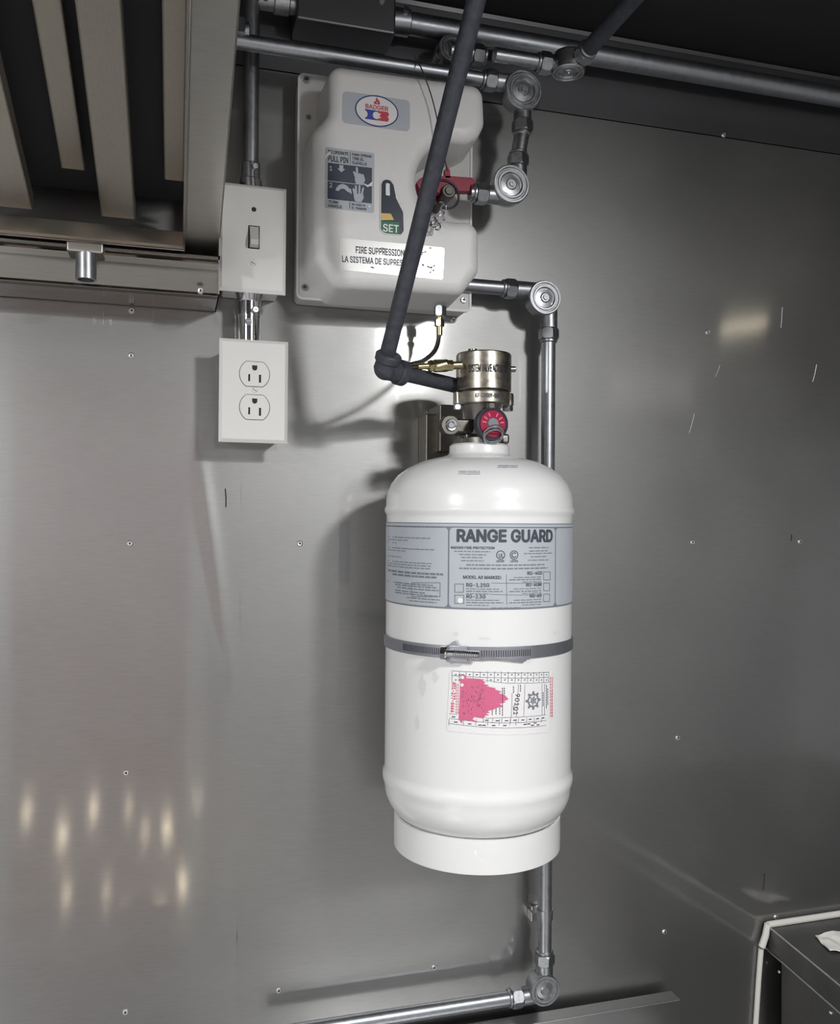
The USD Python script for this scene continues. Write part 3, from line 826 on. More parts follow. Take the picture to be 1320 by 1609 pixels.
on_label(sbox(0.05, 0.455, 0.95, 0.745), 'label_navy', 'panel')
on_label(sbox(0.05, 0.155, 0.95, 0.44), 'label_navy', 'panel')
on_label(sbox(0.495, 0.765, 0.505, 0.97), 'ink_dark', 'divider')
on_label(sbox(0.495, 0.03, 0.505, 0.14), 'ink_dark', 'divider')
for txt, u0, u1, v, h in (('TO OPERATE', 0.05, 0.46, 0.905, 0.05), ('PULL PIN', 0.05, 0.46, 0.775, 0.09), ('PARA OPERAR', 0.54, 0.94, 0.915, 0.038), ('TIRE EL', 0.54, 0.78, 0.845, 0.045), ('CLAVILLO', 0.54, 0.84, 0.775, 0.045),
                          ('TURN', 0.07, 0.26, 0.085, 0.045), ('HANDLE', 0.07, 0.34, 0.02, 0.045), ('DE VUELTA', 0.54, 0.82, 0.09, 0.035), ('EL TIRADOR', 0.54, 0.84, 0.03, 0.035)):
    m = text_on(txt, (u1 - u0) * iw, h * ih, 0.0002, True); m.apply_translation((*ip(u0, v), 0))
    cb.part('lettering', xz(m, YL, 0.0004), 'ink_black', smooth=False, under=il)
for txt, v in (('1', 0.62), ('2', 0.345)):
    m = text_on(txt, None, 0.075 * ih, 0.0002, True); m.apply_translation((*ip(0.08, v), 0))
    cb.part('numeral', xz(m, YL, 0.0007), 'label_silver', smooth=False, under=il)
on_label(Polygon([(0.28, 0.73), (0.36, 0.73), (0.36, 0.67), (0.40, 0.67), (0.32, 0.61), (0.24, 0.67), (0.28, 0.67)]), 'label_silver', 'arrow', 0.0007)
arc = Point(0.36, 0.26).buffer(0.16, 24).difference(Point(0.36, 0.24).buffer(0.105, 24)).intersection(sbox(0.20, 0.30, 0.52, 0.45))
on_label(arc.union(Polygon([(0.40, 0.33), (0.54, 0.27), (0.52, 0.36)])), 'label_silver', 'arrow', 0.0007)


def hand(u, v, s, fingers):
    shp = [Polygon([(-0.30, 0.0), (0.22, -0.02), (0.42, 0.35), (0.36, 0.66), (-0.30, 0.60), (-0.42, 0.40)])]
    for x0, y0, x1, y1, w in fingers:
        shp.append(LineString([(x0, y0), (x1, y1)]).buffer(w))
    return affinity.translate(affinity.scale(unary_union(shp).buffer(0.03).buffer(-0.03), s, s * iw / ih, origin=(0, 0)), u, v)


on_label(hand(0.70, 0.445, 0.26, [(-0.3, 0.5, -0.46, 0.9, 0.08), (-0.2, 0.6, -0.25, 1.25, 0.085), (0.05, 0.6, 0.0, 0.78, 0.10), (0.2, 0.6, 0.22, 0.74, 0.1)]), 'label_silver', 'hand_mark', 0.0007)
on_label(hand(0.68, 0.16, 0.25, [(-0.32, 0.45, -0.44, 0.95, 0.08), (-0.2, 0.6, -0.24, 1.22, 0.08), (0.04, 0.6, 0.06, 1.28, 0.08), (0.24, 0.6, 0.36, 1.12, 0.075)]), 'label_silver', 'hand_mark', 0.0007)
for pts in (((511, 246), (514, 242), (519, 239), (519, 242), (514, 246), (511, 249)), ((571, 289), (578, 292), (585, 286), (584, 292), (577, 294))):
    cb.part('worn_spot', xz(extr(Polygon([mp(*p, YC) for p in pts]).buffer(0.0003), 0.0002), YL, 0.0009), 'sticker_white', smooth=False, under=il)
cb.part('worn_spot', xz(extr(Point(*mp(580, 325, YC)).buffer(0.0013), 0.0002), YL, 0.0009), 'sticker_white', smooth=False, under=il)

# indicator window
win = roundpoly([mp(*p, YC) for p in ((599, 290), (602, 284), (607, 282.5), (613, 284), (618, 291), (622, 312), (633, 334), (634, 363), (630, 369), (605, 367), (598, 361))], 0.0022)
wn = cb.part('indicator_window', xz(extr(win, 0.0003), YL), 'window_dark', smooth=False, label='dark indicator window with a green strip')
grn = win.buffer(-0.0004).intersection(Polygon([mp(590, 347, YC), mp(627, 350, YC), mp(627, 380, YC), mp(590, 380, YC)]))
cb.part('green_strip', xz(extr(grn, 0.0002), YL, 0.0004), 'ink_green', smooth=False, under=wn)
yel = win.buffer(-0.0004).intersection(Polygon([mp(590, 334.5, YC), mp(614, 336, YC), mp(619, 346, YC), mp(590, 346.5, YC)]))
cb.part('yellow_flag', xz(extr(yel, 0.0002), YL, 0.0004), 'ink_yellow', smooth=False, under=wn)
cb.part('plunger', xz(extr(roundpoly([mp(*p, YC) for p in ((606, 288), (612, 288.5), (612.5, 308), (606, 307))], 0.0009), 0.0003), YL, 0.0004), 'fitting_steel', smooth=False, under=wn)
face_text(cb, 'SET', 601.5, 363.5, 626.5, 11.5, 'sticker_white', under=wn)
cb.part('window_rim', xz(extr(win.buffer(0.0011).difference(win), 0.0011), YL), 'box_enamel', smooth=30, under=wn)

# warning label, foil worn
wl = roundpoly([mp(*p, YC) for p in ((534, 374), (699, 389), (696, 440), (533, 424))], 0.003)
wl_ = cb.part('warning_label', xz(extr(wl, 0.0003), YL), 'foil_label', smooth=False, label='bright worn foil label with two lines of lettering')


def slant_text(t, txt, p0, p1, h_px, mat, under, Y=YC, lift=0.0004, bold=True):
    a, b = at(*p0, Y), at(*p1, Y)
    h = (at(p0[0], p0[1] - h_px, Y) - a)[2]
    m = text_on(txt, math.hypot(b[0] - a[0], b[2] - a[2]), h, 0.0002, bold)
    m.apply_transform(trimesh.transformations.rotation_matrix(math.atan2(b[2] - a[2], b[0] - a[0]), (0, 0, 1)))
    m.apply_translation((a[0], a[2], 0))
    t.part('lettering', xz(m, Y, lift), mat, smooth=False, under=under)


slant_text(cb, 'FIRE SUPPRESSION', (559, 397.5), (635, 403), 10, 'ink_dark', wl_)
slant_text(cb, 'LA SISTEMA DE SUPRESION', (537.5, 411.5), (648, 419), 9.5, 'ink_dark', wl_)
for px, py in ((676, 390), (664, 397), (668, 396), (662, 400), (665, 417), (672, 419), (677, 421), (682, 418), (681, 425), (674, 420), (678, 420), (664, 416), (676, 428), (600, 390), (584, 420), (586, 421), (604, 391), (598, 407)):
    q = at(px, py, YC)
    cb.part('worn_print', xz(extr(affinity.rotate(affinity.scale(Point(q[0], q[2]).buffer(0.0008, 6), 1.5, 0.8), rng.uniform(-40, 40)), 0.0002), YL, 0.0004), 'ink_mid', smooth=False, under=wl_)

# handle in the round recess
YHn = -0.078
hub = at(703, 303, YHn)
hd = cb.part('handle', [xz(extr(roundpoly([mp(*p, YHn) for p in ((655, 287), (660, 280), (668, 278), (700, 276), (742, 279), (748, 285), (748, 294), (742, 300), (716, 300), (700, 304), (672, 300), (660, 298))], 0.0022), 0.011), YHn + 0.011)], 'red_paint', smooth=30, label='red lever handle')
cb.part('handle_tab', xz(extr(roundpoly([mp(*p, YHn) for p in ((700, 279), (699, 266), (703, 261), (707, 267), (708, 279))], 0.0008), 0.006), YHn + 0.006), 'red_paint', under=hd)
cb.part('handle_hub', [cyl(V(hub[0], YF + 0.002, hub[2]), V(hub[0], YHn - 0.006, hub[2]), 0.0078, 32, ch=0.001), cyl(V(hub[0], YHn - 0.006, hub[2]), V(hub[0], YHn - 0.008, hub[2]), 0.0048, 24, ch=0.001)], 'port_dark')
lobe = at(668, 303, YHn + 0.02)
cb.part('handle_plate', xz(extr(roundpoly([mp(*p, YHn + 0.02) for p in ((655, 284), (675, 282), (690, 300), (690, 320), (664, 322), (655, 300))], 0.003), 0.008), YHn + 0.024), 'red_paint', label='red plate behind the handle')
rc = at(699, 305, YHn - 0.004)
cb.part('pull_ring', torus(rc, (0.1, -1, 0.15), 0.0170, 0.0014), 'black_iron', label='black pull-pin ring')

# chain and seal wire on the handle
chain = Thing('safety_chain', at(697, 322, YHn - 0.006), 'little chromed chain hanging from the black pull ring of the box', 'chain')
cpts = [(694, 320), (697, 327), (694, 334), (697, 341), (690, 346), (684, 352), (681, 348), (688, 356), (680, 357)]
for i, (px, py) in enumerate(cpts):
    lk = torus((0, 0, 0), (0, 0, 1), 0.0031, 0.00075, 18, 7); lk.apply_scale((1.45, 1, 1))
    R = trimesh.transformations.euler_matrix(1.2 if i % 2 else 0.25, 0.3 * i, 1.2 + 0.7 * (i % 3))
    lk.apply_transform(R); chain.part('link', place(lk, at(px, py, YHn - 0.008 - 0.028 * min(1, (py - 318) / 22))), 'chrome', smooth=True)
wpts = [at(*p, Y) for p, Y in (((649, 85), eA[0][1] - 0.009), ((656, 97), eA[0][1] - 0.012), ((664, 112), -0.11), ((677, 148), -0.113), ((687, 188), -0.1135), ((694, 222), -0.1135), ((700, 255), -0.098), ((703, 268), -0.09))]
single('seal_wire', tube(wpts, 0.0007, 6, 40), 'black_iron', 'thin dark beaded seal wire hanging from the top conduit over the box', 'wire')

# ================================================================ TANK
YT = -0.135
tc_ = at(751, 1000, YT)
TX, TY = tc_[0], YT
opt = np.dot(tc_ - CAM, fwd)
SC = opt / F_PX                                              # metres per pixel at the axis


def tz(py):
    return at(751, py, YT)[2]


TR = 145.0 * SC
prof_px = [(0, 699), (44, 699), (47, 702), (47.5, 713), (50, 716), (55, 717.5), (57, 719), (70, 721), (92, 727), (113, 737), (128, 748.5), (138, 761), (143.5, 774), (145.5, 787), (145.9, 796), (148.0, 800), (148.2, 805), (145.4, 809), (145, 814), (145, 1196), (145.1, 1202), (147.6, 1207), (148.2, 1213), (147.6, 1219), (145.4, 1224), (144.6, 1232), (143, 1242), (138, 1254), (130, 1266), (118, 1276), (100, 1284), (0, 1290)]
prof = [(max(r, 0) * SC, tz(y)) for r, y in prof_px]
tank = Thing('agent_tank', V(TX, TY, tz(1322)), 'tall white fire suppressant tank clamped to the steel wall', 'tank')
org = V(TX, TY, 0)
body_prof = [(0.0, tz(1290))] + [(r, z) for r, z in prof[::-1][1:]]
tank.part('body', lathe(body_prof, org, (0, 0, 1), 128), 'tank_enamel', smooth=40)
fr = 129.5 * SC
fp = [(fr - 0.003, tz(1272)), (fr, tz(1272)), (fr + 0.0002, tz(1300)), (fr, tz(1321)), (fr - 0.0006, tz(1322)), (fr - 0.003, tz(1322)), (fr - 0.003, tz(1272))][::-1]
tank.part('foot_ring', lathe(fp, org, (0, 0, 1), 128), 'tank_enamel', smooth=35)
a0 = math.atan2(0, 1)


def cp(px, py, R=None):
    """(arc length, height) on the tank's wall of what a pixel shows; arc zero faces the room."""
    R = R or TR
    d = ray(px, py); o = CAM - V(TX, TY, 0)
    A, B, C = d[0] ** 2 + d[1] ** 2, 2 * (o[0] * d[0] + o[1] * d[1]), o[0] ** 2 + o[1] ** 2 - R * R
    t = (-B - math.sqrt(max(B * B - 4 * A * C, 0))) / (2 * A)
    q = CAM + d * t
    return math.atan2(q[0] - TX, -(q[1] - TY)) * R, q[2]


def wrap(m, lift, R=None, edge=0.007):
    """A flat mesh in (arc, height) laid round the tank."""
    R = R or TR
    v, f = trimesh.remesh.subdivide_to_size(m.vertices, m.faces, edge, max_iter=12) if edge else (m.vertices, m.faces)
    a, r = v[:, 0] / R, R + lift + v[:, 2]
    return trimesh.Trimesh(np.stack([TX + r * np.sin(a), TY - r * np.cos(a), v[:, 1]], 1), f, process=False)


def tank_poly(t, poly, mat, name, lift, d=0.00012, under=None, edge=0.007, label=None, kind=None):
    return t.part(name, wrap(extr(poly, d), lift, edge=edge), mat, smooth=True if edge else False, under=under, label=label, kind=kind)


lab_z1, lab_z0 = cp(751, 822)[1], cp(751, 958)[1]
uL, uR = cp(612, 900)[0], cp(893, 900)[0]
uA, uB = cp(705, 900)[0], cp(872, 900)[0]
lb = tank_poly(tank, sbox(-1.9 * TR, lab_z0, 1.9 * TR, lab_z1), 'ink_mid', 'label_band', 0.0002, label='grey label band round the tank shoulder')


def panel(u0, u1):
    zt, zb = lab_z1 - 0.0045, lab_z0 + 0.0016
    return sbox(u0 + 0.0008, zb, u1 - 0.0008, zt).buffer(-0.004).buffer(0.004)


for k, (u0, u1) in enumerate(((-1.88 * TR, uA), (uA, uB), (uB, 1.88 * TR))):
    tank_poly(tank, panel(u0, u1), 'label_silver', 'label_panel', 0.0004, under=lb)
tank_poly(tank, sbox(-1.88 * TR, lab_z1 - 0.0034, 1.88 * TR, lab_z1 - 0.0008), 'label_silver', 'label_panel', 0.0004, under=lb)


def ctext(txt, px, py, px1, h_px, mat, bold=True, under=None, lift=0.0007, t=None, heavy=0):
    (u0, z0), (u1, _) = cp(px, py), cp(px1, py)
    h = cp((px + px1) / 2, py - h_px)[1] - cp((px + px1) / 2, py)[1]
    z0 = cp((px + px1) / 2, py)[1]
    m = text_on(txt, u1 - u0, h, 0.00012, bold); m.apply_translation((u0, z0, 0))
    ms = [wrap(m, lift + 0.00001 * i, edge=0) for i, m in enumerate([m] if not heavy else [place(m, V(dx, dz, 0)) for dx, dz in ((0, 0), (heavy, 0), (-heavy, 0), (0, heavy), (0, -heavy))])]
    return (t or tank).part('lettering', ms, mat, smooth=False, under=under)


ctext('RANGE GUARD', 718.5, 851, 867, 18.0, 'ink_dark', under=lb, heavy=0.00045)
tank.part('lettering', wrap(extr(unary_union([sbox(*(cp(718.5, 851)[0], cp(760, 851.5)[1], cp(867, 851)[0], cp(760, 849.8)[1]))]), 0.0001), 0.0003, edge=0.01), 'label_silver', smooth=False, under=lb)
for txt, px, py, px1, h in (('BADGER FIRE PROTECTION', 709, 862.5, 777, 3.6), ('MODEL AS MARKED:', 728, 909.5, 788, 4.8), ('RG-1.25G', 733, 922, 769, 5.6), ('RG-2.5G', 733, 940, 763, 5.6), ('RG-4GS', 828, 903, 851, 5.2), ('RG-4GM', 826, 921, 850, 5.2), ('RG-6G', 832, 938.5, 850, 5.2),
                            ('UL', 783.5, 876, 791, 6), ('LISTED', 780, 883.2, 792, 3), ('LISTED', 802, 883.2, 813.5, 3)):
    ctext(txt, px, py, px1, h, 'ink_dark', under=lb)


def micro(rows, mat='ink_mid', under=None, lift=0.0007, t=None, hh=1.5, both=False):
    """Print too fine to read: rows of word-long dashes. rows: (px0, px1, py, heaviness)."""
    out = []
    for px0, px1, py, hpx in rows:
        x = px0
        mid = (px0 + px1) / 2
        z = cp(mid, py)[1]; h = abs(cp(mid, py + hpx)[1] - z)
        while x < px1 - 1:
            w = min(rng.uniform(3, 11), px1 - x)
            u0, u1 = cp(x, py)[0], cp(x + w * 0.93, py)[0]
            out.append(wrap(extr(sbox(u0, z - h / 2, u1, z + h / 2), 0.0001), lift, edge=0))
            x += w + 1.1
    return (t or tank).part('fine_print', out, mat, smooth=False, under=under, kind='stuff')


micro([(714, 770, 866.5, 1.5), (722, 764, 871.5, 1.5), (725, 760, 876, 1.5), (725, 760, 881, 1.5), (831, 861, 860.5, 1.7), (831, 860, 865.5, 1.4), (823, 867, 869.5, 1.4), (833, 858, 874.5, 1.4), (829, 861, 880, 1.4),
       (733, 855, 888, 2.0), (722, 860, 893.5, 2.2), (733, 784, 925.5, 1.3), (733, 790, 929.3, 1.6), (733, 771, 933, 1.2), (733, 784, 943, 1.3), (733, 791, 947, 1.6), (733, 768, 951, 1.2),
       (807, 850, 907, 1.2), (800, 850, 910.5, 1.6), (820, 850, 914, 1.1), (807, 850, 925, 1.2), (800, 850, 929, 1.6), (820, 850, 932, 1.1), (807, 850, 942.5, 1.2), (800, 850, 946.5, 1.6), (820, 850, 950, 1.1), (772, 818, 955, 1.2)], under=lb)
micro([(612, 697, 828, 1.5), (611, 677, 845, 1.4), (611, 642, 848.5, 1.3), (611, 624, 852.5, 1.2), (611, 683, 862.5, 1.4), (611, 638, 865, 1.2), (611, 631, 874.5, 1.2), (611, 679, 884, 1.4), (611, 679, 888, 1.4), (611, 677, 892, 1.4),
       (611, 698, 900.5, 3.2), (618, 687, 905.5, 3.0), (611, 681, 917.5, 1.8), (622, 687, 921.5, 1.8), (625, 690, 926, 1.8), (622, 670, 930, 1.8), (622, 688, 934.5, 1.8), (640, 692, 941, 1.6), (644, 687, 945.5, 1.5)], under=lb)


def cframe(px0, py0, px1, py1, w, mat, under, name='check_box', lift=0.0007, t=None):
    pts = [cp(px0, py0), cp(px1, py0), cp(px1, py1), cp(px0, py1)]
    p = Polygon(pts)
    return tank_poly(t or tank, p.difference(p.buffer(-w, join_style=2)), mat, name, lift, under=under, edge=0.006)


for bxp in ((714.5, 917, 729, 931), (714.5, 934.5, 729.5, 948.5), (853, 898, 864, 911.5), (853, 915.5, 863, 928.5), (853, 933, 863, 945.5), (648, 915, 692.5, 938)):
    cframe(*bxp, 0.0006, 'ink_mid', lb)
tank_poly(tank, Point(*cp(723.5, 943.5)).buffer(0.0026), 'sticker_white', 'check_mark', 0.0008, under=lb, edge=0)
for p0, p1 in (((795.5, 903), (796, 950)), ((772, 916), (850, 916)), ((772, 934), (850, 934.5))):
    a, b = cp(*p0), cp(*p1)
    tank_poly(tank, LineString([a, b]).buffer(0.00022), 'ink_mid', 'rule', 0.0007, under=lb, edge=0.006)
for px in (786.5, 807.5):
    q = cp(px, 872)
    tank_poly(tank, Point(*q).buffer(0.0043).difference(Point(*q).buffer(0.0036)), 'ink_dark', 'listing_mark', 0.0007, under=lb, edge=0)
q = cp(807.5, 872)
tank_poly(tank, Point(*q).buffer(0.0026).difference(Point(*q).buffer(0.0018)).difference(sbox(q[0] + 0.0005, q[1] - 0.0012, q[0] + 0.004, q[1] + 0.0012)), 'ink_dark', 'listing_mark', 0.0007, under=lb, edge=0)

# service sticker: printed grid, pink area, red figures reading downwards
s00, s10, s11, s01 = cp(710, 1056), cp(866, 1056), cp(861, 1147), cp(705, 1145)
sk = tank_poly(tank, Polygon([s00, s10, s11, s01]).buffer(0.002), 'sticker_white', 'service_sticker', 0.0003, label='white service sticker with a pink jagged area')


def skp(zx, zy):                                              # a point of the sticker from a place in its close-up view
    return cp(695 + zx * 190 / 1320, 1040 + zy * 115 / 799)


pink = [(205, 125), (225, 150), (250, 140), (262, 175), (340, 180), (400, 185), (460, 190), (440, 205), (470, 215), (455, 240), (510, 255), (480, 265), (580, 285), (575, 300), (650, 325), (610, 340), (680, 360), (720, 405), (670, 430), (690, 440), (625, 455), (660, 490), (580, 500), (560, 520), (490, 535), (520, 555), (470, 560), (510, 580), (460, 585), (470, 600), (440, 615), (350, 600), (330, 625), (390, 660), (290, 640), (225, 630), (215, 670), (180, 620), (190, 420), (198, 200)]
tank_poly(tank, Polygon([skp(*p) for p in pink]).buffer(0), 'sticker_pink', 'pink_area', 0.0006, under=sk)
lines_ = []
for y0 in (105, 160, 215):
    lines_.append([(110 if y0 < 200 else 470, 95 + (y0 - 105) * 0.95), (640, y0 + 12), (1160, y0 + 5)])
for y0 in (565, 615, 670):
    lines_.append([(80, y0), (640, y0 + 50), (1130, y0 + 22)] if y0 > 600 else [(80, y0), (170, y0 + 6)])
lines_.append([(470, 612), (700, 605), (1130, 575)])
for x in (110, 190, 262, 340, 415, 495, 570, 645, 720, 795, 862, 930, 995, 1055, 1105, 1158):
    lines_.append([(x, 100 + x * 0.01), (x - 4, 220)] if x > 440 or x < 200 else [(x, 105), (x - 2, 170)])
for x in (78, 235, 370, 500, 625, 740, 805):
    lines_.append([(x, 625), (x - 5, 690)])
for x in (450, 550, 650, 745, 830, 920, 1000, 1080):
    lines_.append([(x, 610), (x - 3, 660)])
lines_ += [[(830, 245), (805, 600)], [(900, 245), (885, 595)], [(1085, 240), (1085, 580)], [(1112, 240), (1110, 580)], [(760, 340), (752, 600)]]
grid = unary_union([LineString([skp(*p) for p in l]).buffer(0.00018) for l in lines_])
tank_poly(tank, grid, 'ink_mid', 'printed_grid', 0.00055, under=sk, edge=0.008)


def down_text(txt, x0, y0, y1, h, mat, bold=True, lean=-0.05):
    """Lettering turned a quarter right, reading downwards on the sticker."""
    (u, z0), (_, z1) = skp(x0, y0), skp(x0, y1)
    hh = abs(skp(x0 + h, y0)[0] - u)
    m = text_on(txt, abs(z0 - z1), hh, 0.00012, bold)
    m.apply_transform(trimesh.transformations.rotation_matrix(-math.pi / 2 + lean, (0, 0, 1)))
    m.apply_translation((u, z0, 0))
    tank.part('lettering', wrap(m, 0.0006, edge=0), mat, smooth=False, under=sk)


down_text('801-277-6464', 112, 220, 548, 38, 'ink_red')
down_text('90101', 800, 345, 575, 46, 'ink_black', False, -0.12)
ru = []
for k in range(60):
    x, y = rng.uniform(215, 460), rng.uniform(240, 560)
    (u, z) = skp(x, y); ru.append(sbox(u - 0.00015, z - rng.uniform(0.0005, 0.0022), u + 0.00015, z))
for x, y0, y1 in ((545, 530, 575), (585, 500, 560), (625, 500, 560), (655, 280, 580), (675, 280, 350), (775, 265, 320), (775, 480, 510), (1130, 250, 500), (1145, 290, 470), (1095, 330, 470), (850, 250, 320)):
    for y in np.arange(y0, y1, 26):
        (u, z), (_, z2) = skp(x, y), skp(x, y + 20); ru.append(sbox(u - 0.0003, z2, u + 0.0003, z))
for x in list(range(150, 195, 40)) + [230, 300, 378, 455, 530, 607, 682, 757, 828, 896, 962, 1025, 1080, 1132]:
    for y in (128, 185 if x > 470 or x < 200 else 128):
        u, z = skp(x, y + 10); ru.append(sbox(u - 0.0007, z - 0.0004, u + 0.0007, z + 0.0004))
for x, y in ((125, 598), (150, 655), (300, 675), (410, 688), (455, 690), (560, 692), (680, 692), (485, 635), (600, 640), (700, 640), (790, 635), (875, 632), (955, 625), (1035, 618), (1095, 610), (900, 680), (940, 675), (980, 690), (1010, 665), (1040, 685)):
    u, z = skp(x, y); ru.append(sbox(u - 0.0016, z - 0.0004, u + 0.0016, z + 0.0004))
tank.part('fine_print', [wrap(extr(p, 0.0001), 0.0008, edge=0) for p in ru], 'ink_dark', smooth=False, under=sk, kind='stuff')
rr = []
for x in (1175, 1195):
    for y in range(165, 600, 34):
        (u, z), (_, z2) = skp(x, y), skp(x, y + 27); rr.append(wrap(extr(sbox(u - 0.0004, z2, u + 0.0004, z), 0.0001), 0.0006, edge=0))
for x in (155, 175):
    for y in range(240, 545, 30):
        (u, z), (_, z2) = skp(x, y), skp(x, y + 22); rr.append(wrap(extr(sbox(u - 0.0003, z2, u + 0.0003, z), 0.0001), 0.0006, edge=0))
tank.part('fine_print', rr, 'ink_red', smooth=False, under=sk, kind='stuff')
ec = skp(990, 420)
star = unary_union([Point(*ec).buffer(0.0066).difference(Point(*ec).buffer(0.0052)), Point(*ec).buffer(0.0030).difference(Point(*ec).buffer(0.0022))] + [LineString([(ec[0] + 0.0066 * math.cos(a), ec[1] + 0.0066 * math.sin(a)), (ec[0] + 0.0078 * math.cos(a), ec[1] + 0.0078 * math.sin(a))]).buffer(0.0012) for a in np.radians([0, 50, 90, 130, 180, 230, 270, 310])] + [LineString([ec, (ec[0] + 0.0055 * math.cos(a), ec[1] + 0.0055 * math.sin(a))]).buffer(0.0004) for a in np.radians(range(20, 380, 60))])
tank_poly(tank, star, 'ink_mid', 'star_emblem', 0.0006, under=sk, edge=0)
for zx, zy in ((222, 168), (218, 250)):
    tank_poly(tank, Point(*skp(zx, zy)).buffer(0.0016), 'sticker_white', 'punch_mark', 0.0009, under=sk, edge=0)

# faint stamps on the shoulder and grey smudges on the wall of the tank
zs_prof = np.array([z for r, z in body_prof]); rs_prof = np.array([r for r, z in body_prof])


def shoulder(px0, py0, px1, py1, n=12):
    out = []
    for px, py in ((x, y) for x in np.linspace(px0, px1, n) for y in np.linspace(py0, py1, 3)):
        d = ray(px, py); best = None
        for tt in np.linspace(0.6, 1.05, 900):
            q = CAM + d * tt
            if math.hypot(q[0] - TX, q[1] - TY) < np.interp(q[2], zs_prof, rs_prof):
                best = q; break
        if best is not None:
            out.append(best)
    return out


for i, args in enumerate(((722, 740.5, 753, 745), (783, 731.5, 812, 734.5))):
    pts = shoulder(*args)
    tank.part('stamped_text', [bx(q - V(0.0007, 0.0006, 0.0003), q + V(0.0007, 0.0004, 0.0003)) for q in pts], 'ink_mid', smooth=False, kind='stuff')
for px, py, w, h in ((716, 1278, 7, 5), (739, 1262, 6, 8), (745, 1252, 6, 5), (873, 994, 5, 2.5), (684, 1064, 5, 8), (664, 1078, 6, 14), (716, 996, 5, 3), (762, 1003, 9, 2), (656, 1135, 4, 9)):
    q = cp(px, py)
    blob = Polygon([(q[0] + w * SC * (1 + 0.3 * rng.uniform(-1, 1)) * math.cos(a), q[1] + h * SC * (1 + 0.3 * rng.uniform(-1, 1)) * math.sin(a)) for a in np.linspace(0, 6.1, 16)]).buffer(0)
    if py < 1200:
        tank_poly(tank, blob, 'smudge_grey', 'smudge', 0.00012, d=0.00005, edge=0.004)

# ---- clamp band
bz = [cp(x, y)[1] for x, y in ((751, 1020), (751, 1038))]
band_z = cp(751, 1026)[1]
band_h = 17.5 * SC / 2
cl = Thing('tank_clamp', V(TX, TY, band_z), 'steel worm-drive clamp band around the middle of the white tank', 'clamp')
RB = TR + 0.0006
cl.part('band', lathe([(RB, -band_h), (RB + 0.0011, -band_h), (RB + 0.0011, band_h), (RB, band_h), (RB, -band_h)], V(TX, TY, band_z), (0, 0, 1), 128), 'band_steel', smooth=30)


def bu(px, py=1026):
    return cp(px, py)[0]


tail = sbox(bu(712), band_z - band_h * 0.98, bu(833), band_z + band_h * 0.92)
tl = cl.part('band_tail', wrap(extr(tail, 0.0011), 0.0020, edge=0.006), 'band_steel', smooth=30)
lip_ = Polygon([(bu(770), band_z - band_h * 0.7), (bu(828), band_z - band_h * 0.7), (bu(822), band_z - band_h * 1.45)])
cl.part('tail_tip', wrap(extr(lip_, 0.001), 0.0032, edge=0.006), 'band_steel', under=tl)
slots = [wrap(extr(sbox(u - 0.0005, band_z - band_h * 0.55, u + 0.0005, band_z + band_h * 0.5), 0.0002), 0.0031, edge=0) for u in np.linspace(bu(757), bu(830), 22)]
cl.part('worm_slots', slots, 'band_slot', smooth=False, under=tl, kind='stuff')
slots = [wrap(extr(sbox(u - 0.0005, band_z - band_h * 0.55, u + 0.0005, band_z + band_h * 0.55), 0.0002), 0.0018, edge=0) for u in np.linspace(bu(636), bu(703), 26)]
cl.part('worm_slots', slots, 'band_slot', smooth=False, kind='stuff')


def tp(u, z, lift):
    a = u / TR
    return V(TX + (TR + lift) * math.sin(a), TY - (TR + lift) * math.cos(a), z)


hs_u0, hs_u1 = bu(706), bu(741)
cl.part('screw_housing', wrap(extr(sbox(bu(708), band_z - band_h * 1.15, bu(734), band_z + band_h * 0.95).buffer(0.0008), 0.0052), 0.0022, edge=0.005), 'band_steel', smooth=30)
sc0, sc1 = tp(bu(705), band_z + 0.0002, 0.0085), tp(bu(753), band_z - 0.0008, 0.0078)
cl.part('worm_screw', [cyl(sc0, sc1, 0.0038, 20, ch=0.0008)] + [torus(sc0 + (sc1 - sc0) * f, sc1 - sc0, 0.0038, 0.0006, 20, 6) for f in np.linspace(0.25, 0.97, 12)], 'chrome')
cl.part('screw_head', [prism(sc0 - unit(sc1 - sc0) * 0.005, sc0 + unit(sc1 - sc0) * 0.001, 0.0066), cyl(sc0, sc0 + unit(sc1 - sc0) * 0.0014, 0.0078, 24)], 'chrome', smooth=25)
cl.part('bracket', [wrap(extr(Polygon([(bu(707), band_z + band_h), (bu(724), band_z + band_h), (bu(718), band_z + band_h * 2.0), (bu(712), band_z + band_h * 1.7)]), 0.004), 0.002, edge=0.005)], 'chrome')

# wall bracket carrying the tank
zb1, zb0 = at(740, 640, -0.03)[2], tz(1180)
br = Thing('tank_bracket', V(TX, -0.02, zb0), 'grey steel wall bracket channel behind the tank valve', 'bracket')
bl_ = at(690, 660, -0.045)[0]
YBk = TY + TR + 0.0034
br.part('back_channel', [rbox(V(TX - 0.03, YBk, zb0), V(TX + 0.03, -0.001, zb1 - 0.01), 0.002, 1)], 'nickel_dark')
br.part('top_plate', [rbox(V(bl_, -0.048, tz(701)), V(TX + 0.036, -0.042, at(700, 636, -0.045)[2]), 0.0015, 1), rbox(V(bl_, -0.046, tz(701)), V(bl_ + 0.004, -0.001, at(700, 636, -0.045)[2]), 0.0015, 1)], 'nickel_dark')

